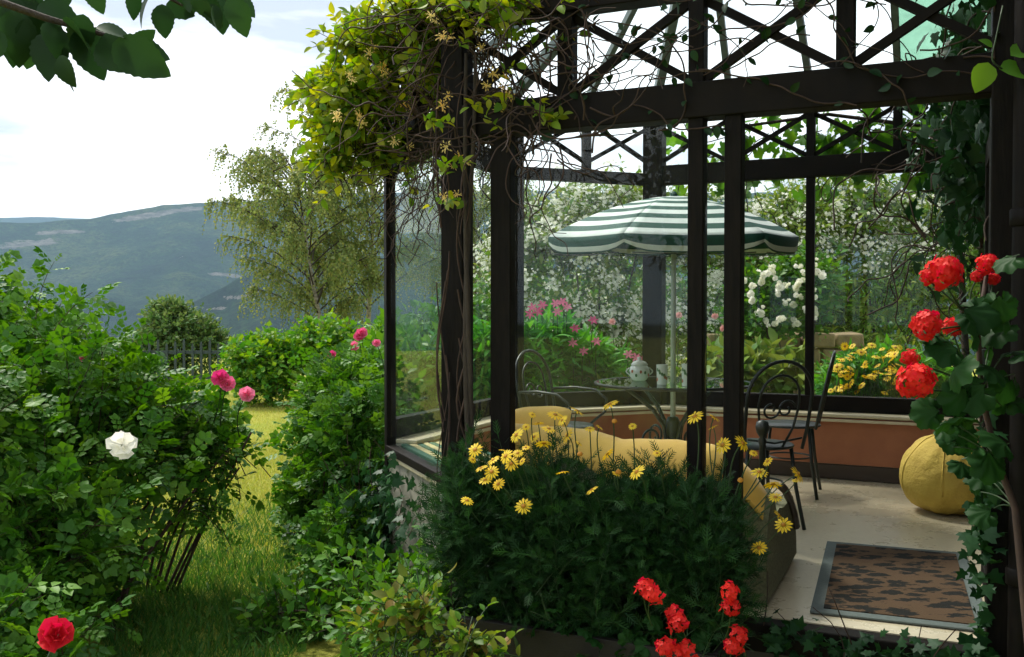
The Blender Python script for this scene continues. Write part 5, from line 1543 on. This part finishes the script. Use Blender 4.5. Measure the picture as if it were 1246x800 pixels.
# big-leaved vine outside over the back eave
gv = thing('grape_vine', 'sunlit green grape vine along the back eave behind the lattice', 'climber', fp(-0.4, 3.55, GZ))
MB().tube([fp(0.70, 3.62, GZ), fp(0.72, 3.55, 0.8), fp(0.66, 3.50, 1.8), fp(0.5, 3.48, 2.45), fp(-0.2, 3.47, 2.6), fp(-1.0, 3.47, 2.55)], [0.03, 0.026, 0.022, 0.018, 0.014, 0.01], 8).build('trunk', 'bark', gv, smooth=True)
n = 430
tt = -1.5 + 2.3 * rng.random(n) ** 0.62
P = np.array([fp(a, 3.45 + 0.22 * rng.random(), 2.20 + 0.42 * rng.random() + 0.10 * rng.normal()) for a in tt])
d = norm(rng.normal(size=(n, 3)) * 0.6 + (0, 0, -0.7)); R = frames(d, rng.normal(size=(n, 3)) * 0.5 + -W * 0.5 + (0, 0, 0.5))
leaves(gv, VINE, P, R, 0.105 * (0.6 + 0.7 * rng.random(n)), 'leaf_vine', 260)
mb = MB()
for pts in tangle(26, (-1.4, 3.42, 2.1), (0.8, 3.5, 2.6), 0.6, 0.003): mb.tube(pts, 0.004, 4, cap=False)
mb.build('stems', 'twig', gv, smooth=True, kind='stuff', origin=WLOC[gv])
# dark creeper filling the right back corner inside
dc = thing('creeper', 'dense dark creeper hanging in the upper right corner by the house wall', 'climber', fp(0.78, 2.6, 0.44))
n = 900
P = np.array([fp(0.80 - abs(rng.normal()) * 0.15 - 0.05 * (rng.random() < .2), rng.uniform(0.9, 3.2), 1.85 + 0.95 * rng.random() - 0.25 * abs(rng.normal())) for _ in range(n)])
d = norm(rng.normal(size=(n, 3)) * 0.5 + (0, 0, -0.9)); R = frames(d, rng.normal(size=(n, 3)) * 0.4 - U * 0.8)
leaves(dc, IVY, P, R, 0.10 * (0.6 + 0.7 * rng.random(n)), 'leaf_dark', 120)
mb = MB()
for pts in tangle(70, (0.45, 0.8, 1.5), (0.82, 3.2, 2.7), 0.7, 0.003): mb.tube(pts, 0.004, 4, cap=False)
mb.build('stems', 'twig', dc, smooth=True, kind='stuff', origin=WLOC[dc])
MB().tube([fp(0.80, 2.9, 0.46), fp(0.79, 2.7, 1.2), fp(0.76, 2.4, 2.0), fp(0.78, 1.6, 2.5)], [0.016, 0.014, 0.01, 0.008], 7).build('trunk', 'bark', dc, smooth=True)

# ------------------------------------------------------------------ tree leaning over the viewer (its twigs hang in at the top left)
ot = thing('overhanging_tree', 'dark leafy branch of a tree hanging in at the top left', 'tree', (-2.6, -0.8, GZ))
MB().tube([(-2.6, -0.8, GZ - .05), (-2.55, -0.7, 1.0), (-2.4, -0.5, 2.2), (-2.0, -0.2, 3.1), (-1.2, 0.2, 3.6), (0.2, 0.2, 3.9)], [0.16, 0.14, 0.12, 0.09, 0.06, 0.03], 10).build('trunk', 'bark', ot, smooth=True)
tw_ = [[(-2.0, -0.2, 3.1), (-1.7, 1.0, 2.5), at(-40, -10, 2.0), at(60, 25, 2.0), at(130, 45, 2.0), at(190, 70, 2.0)],
       [(-1.2, 0.2, 3.6), (-0.9, 1.2, 2.6), at(140, -60, 2.3), at(190, -10, 2.3), at(225, 10, 2.3)],
       [(-1.2, 0.2, 3.6), (-0.7, 1.3, 2.5), at(230, -60, 2.3), at(265, -10, 2.3), at(290, 12, 2.3)]]
for b in tw_: MB().tube(np.array(b), np.linspace(0.014, 0.003, len(b)), 6).build('branch', 'bark', ot, smooth=True)
# (x, y, length px, direction in picture degrees: 0 right, 90 down)
lv = [(0, 15, 70, 60), (20, 15, 62, 80), (45, 22, 60, 95), (72, 40, 66, 88), (60, 30, 50, 60), (95, 40, 58, 60), (110, 42, 60, 40), (125, 50, 62, 45), (140, 55, 66, 28), (160, 62, 46, 10), (30, 5, 55, 40), (80, 28, 52, 35), (5, 40, 45, 110), (50, 10, 50, 20), (76, 70, 36, 70), (-5, 60, 30, 80), (120, 36, 36, 5), (165, 56, 30, -20),
      (82, -20, 32, 80), (110, -15, 34, 60), (172, -8, 34, 110), (185, 0, 36, 125), (200, 8, 36, 88), (205, 8, 32, 20), (200, -10, 28, 20), (240, -10, 36, 70), (252, -5, 40, 75), (268, 0, 42, 80), (282, 0, 44, 65), (290, 2, 30, 40), (262, 10, 26, 100), (238, 0, 28, 120), (225, -5, 24, 60), (255, 8, 30, 60), (15, -10, 60, 70), (105, 20, 46, 100), (0, -5, 60, 30), (85, 55, 54, 100)]
P = []; Dd = []; S = []
for x, y, l, a in lv:
    dd = 2.0 if x < 170 and not (x in (82, 110)) else 2.3
    P.append(at(x, y, dd + rng.normal() * 0.04)); a = math.radians(a)
    Dd.append((math.cos(a), rng.normal() * 0.25, -math.sin(a))); S.append(l * dd / 1150 * 1.08)
P = np.array(P); Dd = norm(np.array(Dd))
single('leaf', ELM, P, frames(Dd, norm(rng.normal(size=P.shape) * 0.45 + (0, -0.7, 0.45))), np.array(S), 'leaf_elm', ot)
tips, nr = lump_points([((-1.6, -0.4, 3.6), (1.3, 1.2, 0.7)), ((0.2, -0.3, 3.9), (1.6, 1.2, 0.7)), ((1.6, -0.8, 3.8), (1.2, 1.2, 0.7)), ((-0.4, -1.6, 3.6), (1.8, 1.2, 0.8)), ((-3.3, 0.9, 3.5), (1.3, 1.2, 0.7)), ((-3.2, -1.2, 2.6), (1.3, 1.0, 1.3)), ((-0.6, -2.8, 2.2), (1.8, 0.8, 1.8)), ((1.2, -2.8, 2.4), (1.4, 0.8, 1.6))], 1300, 0.9)  # unseen crown over and behind the viewer, added to keep skylight off the foreground
P0, P1, P2 = shoots(tips, nr, 0.5)
P, R = along(P0, P1, P2, 9, 0.2)
ok = P[:, 2] > EYE + 0.36 * P[:, 1] + 0.25
V, F, r0 = stamp(ROUND, P[ok], R[ok], 0.10 * (0.7 + 0.5 * rng.random(ok.sum()))); stuff_mesh('crown', [(V, F, r0, 0)], 'leaf_elm', ot, kind='stuff')

# ------------------------------------------------------------------ garden behind the glass
def blossoms(parent, tips, nr, n, size, mat, T=STAR5, sel=None):
    cl = rng.choice(np.arange(len(tips)) if sel is None else sel, max(40, n // 16))     # blossom sits in clusters
    i = rng.choice(cl, n)
    P = tips[i] + nr[i] * 0.03 + rng.normal(size=(n, 3)) * 0.055
    V, F, r0 = stamp(T, P, face(P, nr[i] + (0, -0.3, 0.4) + rng.normal(size=(n, 3)) * 0.5), size * (0.6 + 0.7 * rng.random(n)))
    return stuff_mesh('blossoms', [(V, F, r0, 0)], mat, parent, kind='stuff')
W1 = [(at(690, 345, 10.6), (0.75, 0.7, 1.1)), (at(780, 335, 11.0), (0.8, 0.7, 1.2)), (at(640, 330, 10.8), (0.55, 0.6, 0.95)), (at(730, 275, 11), (0.6, 0.6, 0.6)), (at(860, 335, 11.2), (0.8, 0.7, 1.1)), (at(700, 440, 10.6), (0.9, 0.6, 0.9)), (at(820, 440, 11), (1.0, 0.7, 0.9))]
o, (tips, nr, *_) = shrub('flowering_shrub', 'tall shrub smothered in white blossom behind the parasol', 'shrub', (1.0, 10.8, GZ), W1, 1700, 8, OVAL_S, 0.085, 'leaf_garden', length=0.35, stems=9, stem_r=0.02, zmin=GZ, tw=0.004)
blossoms(o, tips, nr, 13000, 0.021, 'petal_white', sel=np.where(tips[:, 2] > 0.4)[0])
W2 = [(at(960, 320, 11), (0.7, 0.7, 0.95)), (at(1040, 305, 11.2), (0.85, 0.7, 1.0)), (at(1125, 315, 11.2), (0.75, 0.7, 1.0)), (at(1000, 275, 11.5), (0.6, 0.6, 0.6)), (at(1080, 380, 10.8), (0.9, 0.6, 0.8)), (at(1190, 330, 11), (0.8, 0.7, 1.1)), (at(1000, 400, 10.8), (0.7, 0.6, 0.7))]
o, (tips, nr, *_) = shrub('flowering_shrub', 'loose olive-green shrub with white blossom on top, right of the parasol', 'shrub', (4.2, 11.2, GZ), W2, 1800, 8, LANCE, 0.11, 'leaf_garden', length=0.4, stems=9, stem_r=0.02, zmin=GZ, tw=0.004)
blossoms(o, tips, nr, 4200, 0.021, 'petal_white', sel=np.where(tips[:, 2] > 1.6)[0])
W3 = [(at(945, 370, 9.4), (0.5, 0.4, 0.5)), (at(985, 360, 9.4), (0.35, 0.4, 0.5)), (at(920, 400, 9.4), (0.4, 0.4, 0.4))]
o, (tips, nr, *_) = shrub('rose_shrub', 'low rose shrub with clusters of white roses behind the thin mullion', 'shrub', (2.7, 9.5, GZ), W3, 420, 8, OVAL_S, 0.075, 'leaf_rose_b', length=0.3, stems=6, zmin=GZ)
rp = [(925, 330), (938, 326), (932, 342), (970, 345), (985, 352), (990, 318), (984, 380), (960, 370), (945, 390), (955, 350), (915, 360), (990, 325), (975, 362), (922, 376), (988, 385), (948, 345), (966, 395), (982, 340), (912, 345), (940, 335), (975, 330), (950, 365), (992, 370), (930, 390), (995, 335), (965, 355)]
P = np.array([at(x + rng.normal() * 4, y + rng.normal() * 4, 8.98 + rng.normal() * 0.06) for x, y in rp + rp + rp]); flower('flower', OPENROSE, P, norm(tocam(P, 0.4) + rng.normal(size=P.shape) * 0.4), 0.036 * (0.55 + 0.7 * rng.random(len(P))), 'petal_white', o)
P = np.array([at(x, y, 8.9) for x, y in ((935, 422), (870, 385), (826, 384), (880, 400), (745, 392))]); 
prr = thing('rose_plant', 'thin rose plant with scattered pale pink blooms behind the parasol pole', 'rose', (1.7, 9.0, GZ))
flower('flower', OPENROSE, P, tocam(P, 0.4), 0.036, 'petal_pale_pink', prr)
q0 = P * (1, 1, 0) + np.array((0, 0.15, GZ)) + rng.normal(size=P.shape) * (0.1, 0.05, 0); q1 = (q0 + P) / 2 + (0.05, 0, 0.2)
for a, c in zip(q0, P): stem(a, c, 0.006, prr, 'green_stem', 0.05)
P_, R_ = along(q0, q1, P, 14, 0.3); leaves(prr, ROSE7L, P_, R_, np.full(len(P_), 0.10), 'leaf_rose_b', 0)
# pink lilies
L1 = [(at(670, 445, 8.6), (0.36, 0.4, 0.45)), (at(640, 455, 8.3), (0.3, 0.35, 0.5)), (at(720, 460, 8.7), (0.35, 0.35, 0.38)), (at(600, 460, 8.2), (0.3, 0.35, 0.5)), (at(560, 470, 8.2), (0.3, 0.35, 0.45))]
o, _ = shrub('lily_clump', 'bright green clump of pink lilies outside the left back window', 'lilies', (0.3, 8.5, GZ), L1, 700, 9, LANCE, 0.13, 'leaf_bright', twigmat='green_stem', length=0.32, stems=8, stem_r=0.008, zmin=GZ, up=0.9)
pp = [(648, 375), (660, 372), (676, 370), (684, 368), (690, 374), (678, 380), (645, 383), (722, 390), (697, 418), (726, 416), (710, 428), (765, 432), (774, 436), (782, 438), (700, 400), (655, 380)]
P = np.array([at(x, y, 8.25) for x, y in pp]); flower('flower', LILY, P, tocam(P, 0.5), 0.042, 'petal_pink', o)
for p_ in P: stem(p_ + (0.02, 0.2, -0.4), p_, 0.005, o, 'green_stem', 0.02)
# yellow daisies at the back right
Y1_ = [(at(1050, 470, 8.0), (0.34, 0.3, 0.32)), (at(1090, 465, 8.0), (0.25, 0.3, 0.3)), (at(1020, 480, 7.9), (0.22, 0.25, 0.3)), (at(1130, 475, 8.0), (0.25, 0.3, 0.3))]
o, _ = shrub('yellow_daisy_clump', 'clump of yellow daisies outside the back window near the bean bag', 'daisies', (3.0, 8.0, GZ), Y1_, 500, 9, LANCE, 0.10, 'leaf_bright', twigmat='green_stem', length=0.3, stems=8, stem_r=0.006, zmin=GZ, up=0.9)
n = 70
P = np.array([at(1010 + 85 * rng.random(), 420 + 62 * rng.random() ** 1.1, 7.6 + 0.1 * rng.normal()) for _ in range(n)])
P[:, 2] += 0.0
flower('flower', DAISY, P, norm(rng.normal(size=(n, 3)) * 0.4 + (-0.1, -0.35, 0.85)), 0.030 * (0.8 + 0.4 * rng.random(n)), ['petal_yellow', 'disc_orange'], o)
p0 = P + rng.normal(size=(n, 3)) * 0.05 + (0, 0.1, -0.4); V, F, r0 = twig_arrays(p0, (p0 + P) / 2 + (0, 0, .02), P, np.full(n, 0.003), np.full(n, 0.002)); stuff_mesh('flower_stems', [(V, F, r0, 0)], 'green_stem', o, kind='stuff')
# stone bank with broad-leaved plants
sw = thing('stone_wall', 'low tan sandstone garden wall beyond the back window', 'wall', (2.6, 9.6, GZ))
for row in range(9):
    x = 2.0 + 0.1 * (row % 2)
    while x < 3.4:
        w = rng.uniform(0.22, 0.42)
        m = MB(); hh = 0.155
        c = np.array((x + w / 2, 9.75 + rng.normal() * 0.015, GZ + hh / 2 + row * (hh + 0.006)))
        m.obox(c, np.eye(3), (w / 2 - 0.008, 0.14, hh / 2 - 0.004))
        m.v[0] = m.v[0] + rng.normal(size=m.v[0].shape) * 0.010
        m.build('stone', 'sandstone', sw, bevel=0.02); x += w
HO = [(at(930, 455, 8.7), (0.40, 0.3, 0.28)), (at(890, 460, 8.6), (0.4, 0.3, 0.28)), (at(965, 462, 8.6), (0.3, 0.3, 0.25)), (at(760, 485, 8.4), (0.4, 0.3, 0.2))]
shrub('hosta_clump', 'broad yellow-green leaved plants below the tan garden wall', 'plant', (2.3, 8.7, GZ), HO, 150, 7, OVAL, 0.15, 'leaf_hosta', twigmat='green_stem', length=0.35, stems=6, stem_r=0.008, zmin=GZ, up=0.6)
# background greenery so the garden closes
BGs = [('tall dark evergreen shrub at the back right of the garden', [(at(1180, 400, 13.5), (1.5, 1, 1.3)), (at(1090, 420, 13.5), (1.2, 1, 1.1)), (at(1000, 430, 13.5), (1.2, 1, 1.0))], (5.2, 13.5)),
       ('tall dark shrub behind the white blossom in the garden', [(at(650, 400, 13.2), (1.0, 1, 1.1)), (at(760, 410, 13.4), (1.3, 1, 1.1)), (at(880, 410, 13.4), (1.2, 1, 1.1))], (1.6, 13.3)),
       ('green shrub outside the narrow corner glass left of the lilies', [(at(590, 450, 10.5), (0.7, 0.7, 0.85)), (at(530, 455, 10.0), (0.7, 0.7, 0.75)), (at(500, 465, 9.5), (0.6, 0.6, 0.65)), (at(515, 480, 8.2), (0.45, 0.5, 0.55)), (at(470, 470, 8.6), (0.5, 0.5, 0.5))], (-0.7, 10.0))]
for lab, lm, b in BGs:
    shrub('garden_shrub', lab, 'shrub', (b[0], b[1], GZ), lm, 1100, 8, OVAL_S, 0.10, 'leaf_rose_b' if 'narrow' in lab else 'leaf_rose', length=0.4, stems=7, stem_r=0.02, zmin=GZ, tw=0.004)
names = {'ground': ('lawn and valley ground sloping away from the house', 'ground'), 'grass': ('dark green lawn grass near the house corner', 'grass'), 'grass.001': ('pale lawn grass in the gap between the bushes', 'grass'), 'grass.002': ('far lawn grass in front of the hedge', 'grass'),
         'mountain': ('long wooded mountain with pale crags across the valley', 'mountain'), 'mountain.001': ('lower wooded spur in front of the long mountain', 'mountain'), 'mountain.002': ('faint farthest ridge at the left edge', 'mountain'),
         'floor': ('beige glossy linoleum floor of the conservatory', 'floor'), 'haze': ('pale blue valley haze', 'haze')}
for k_, (l_, c_) in names.items():
    if k_ in bpy.data.objects: tag(bpy.data.objects[k_], l_, c_)
print('objects', len(bpy.data.objects), 'tris', sum(len(m_.polygons) for m_ in bpy.data.meshes))
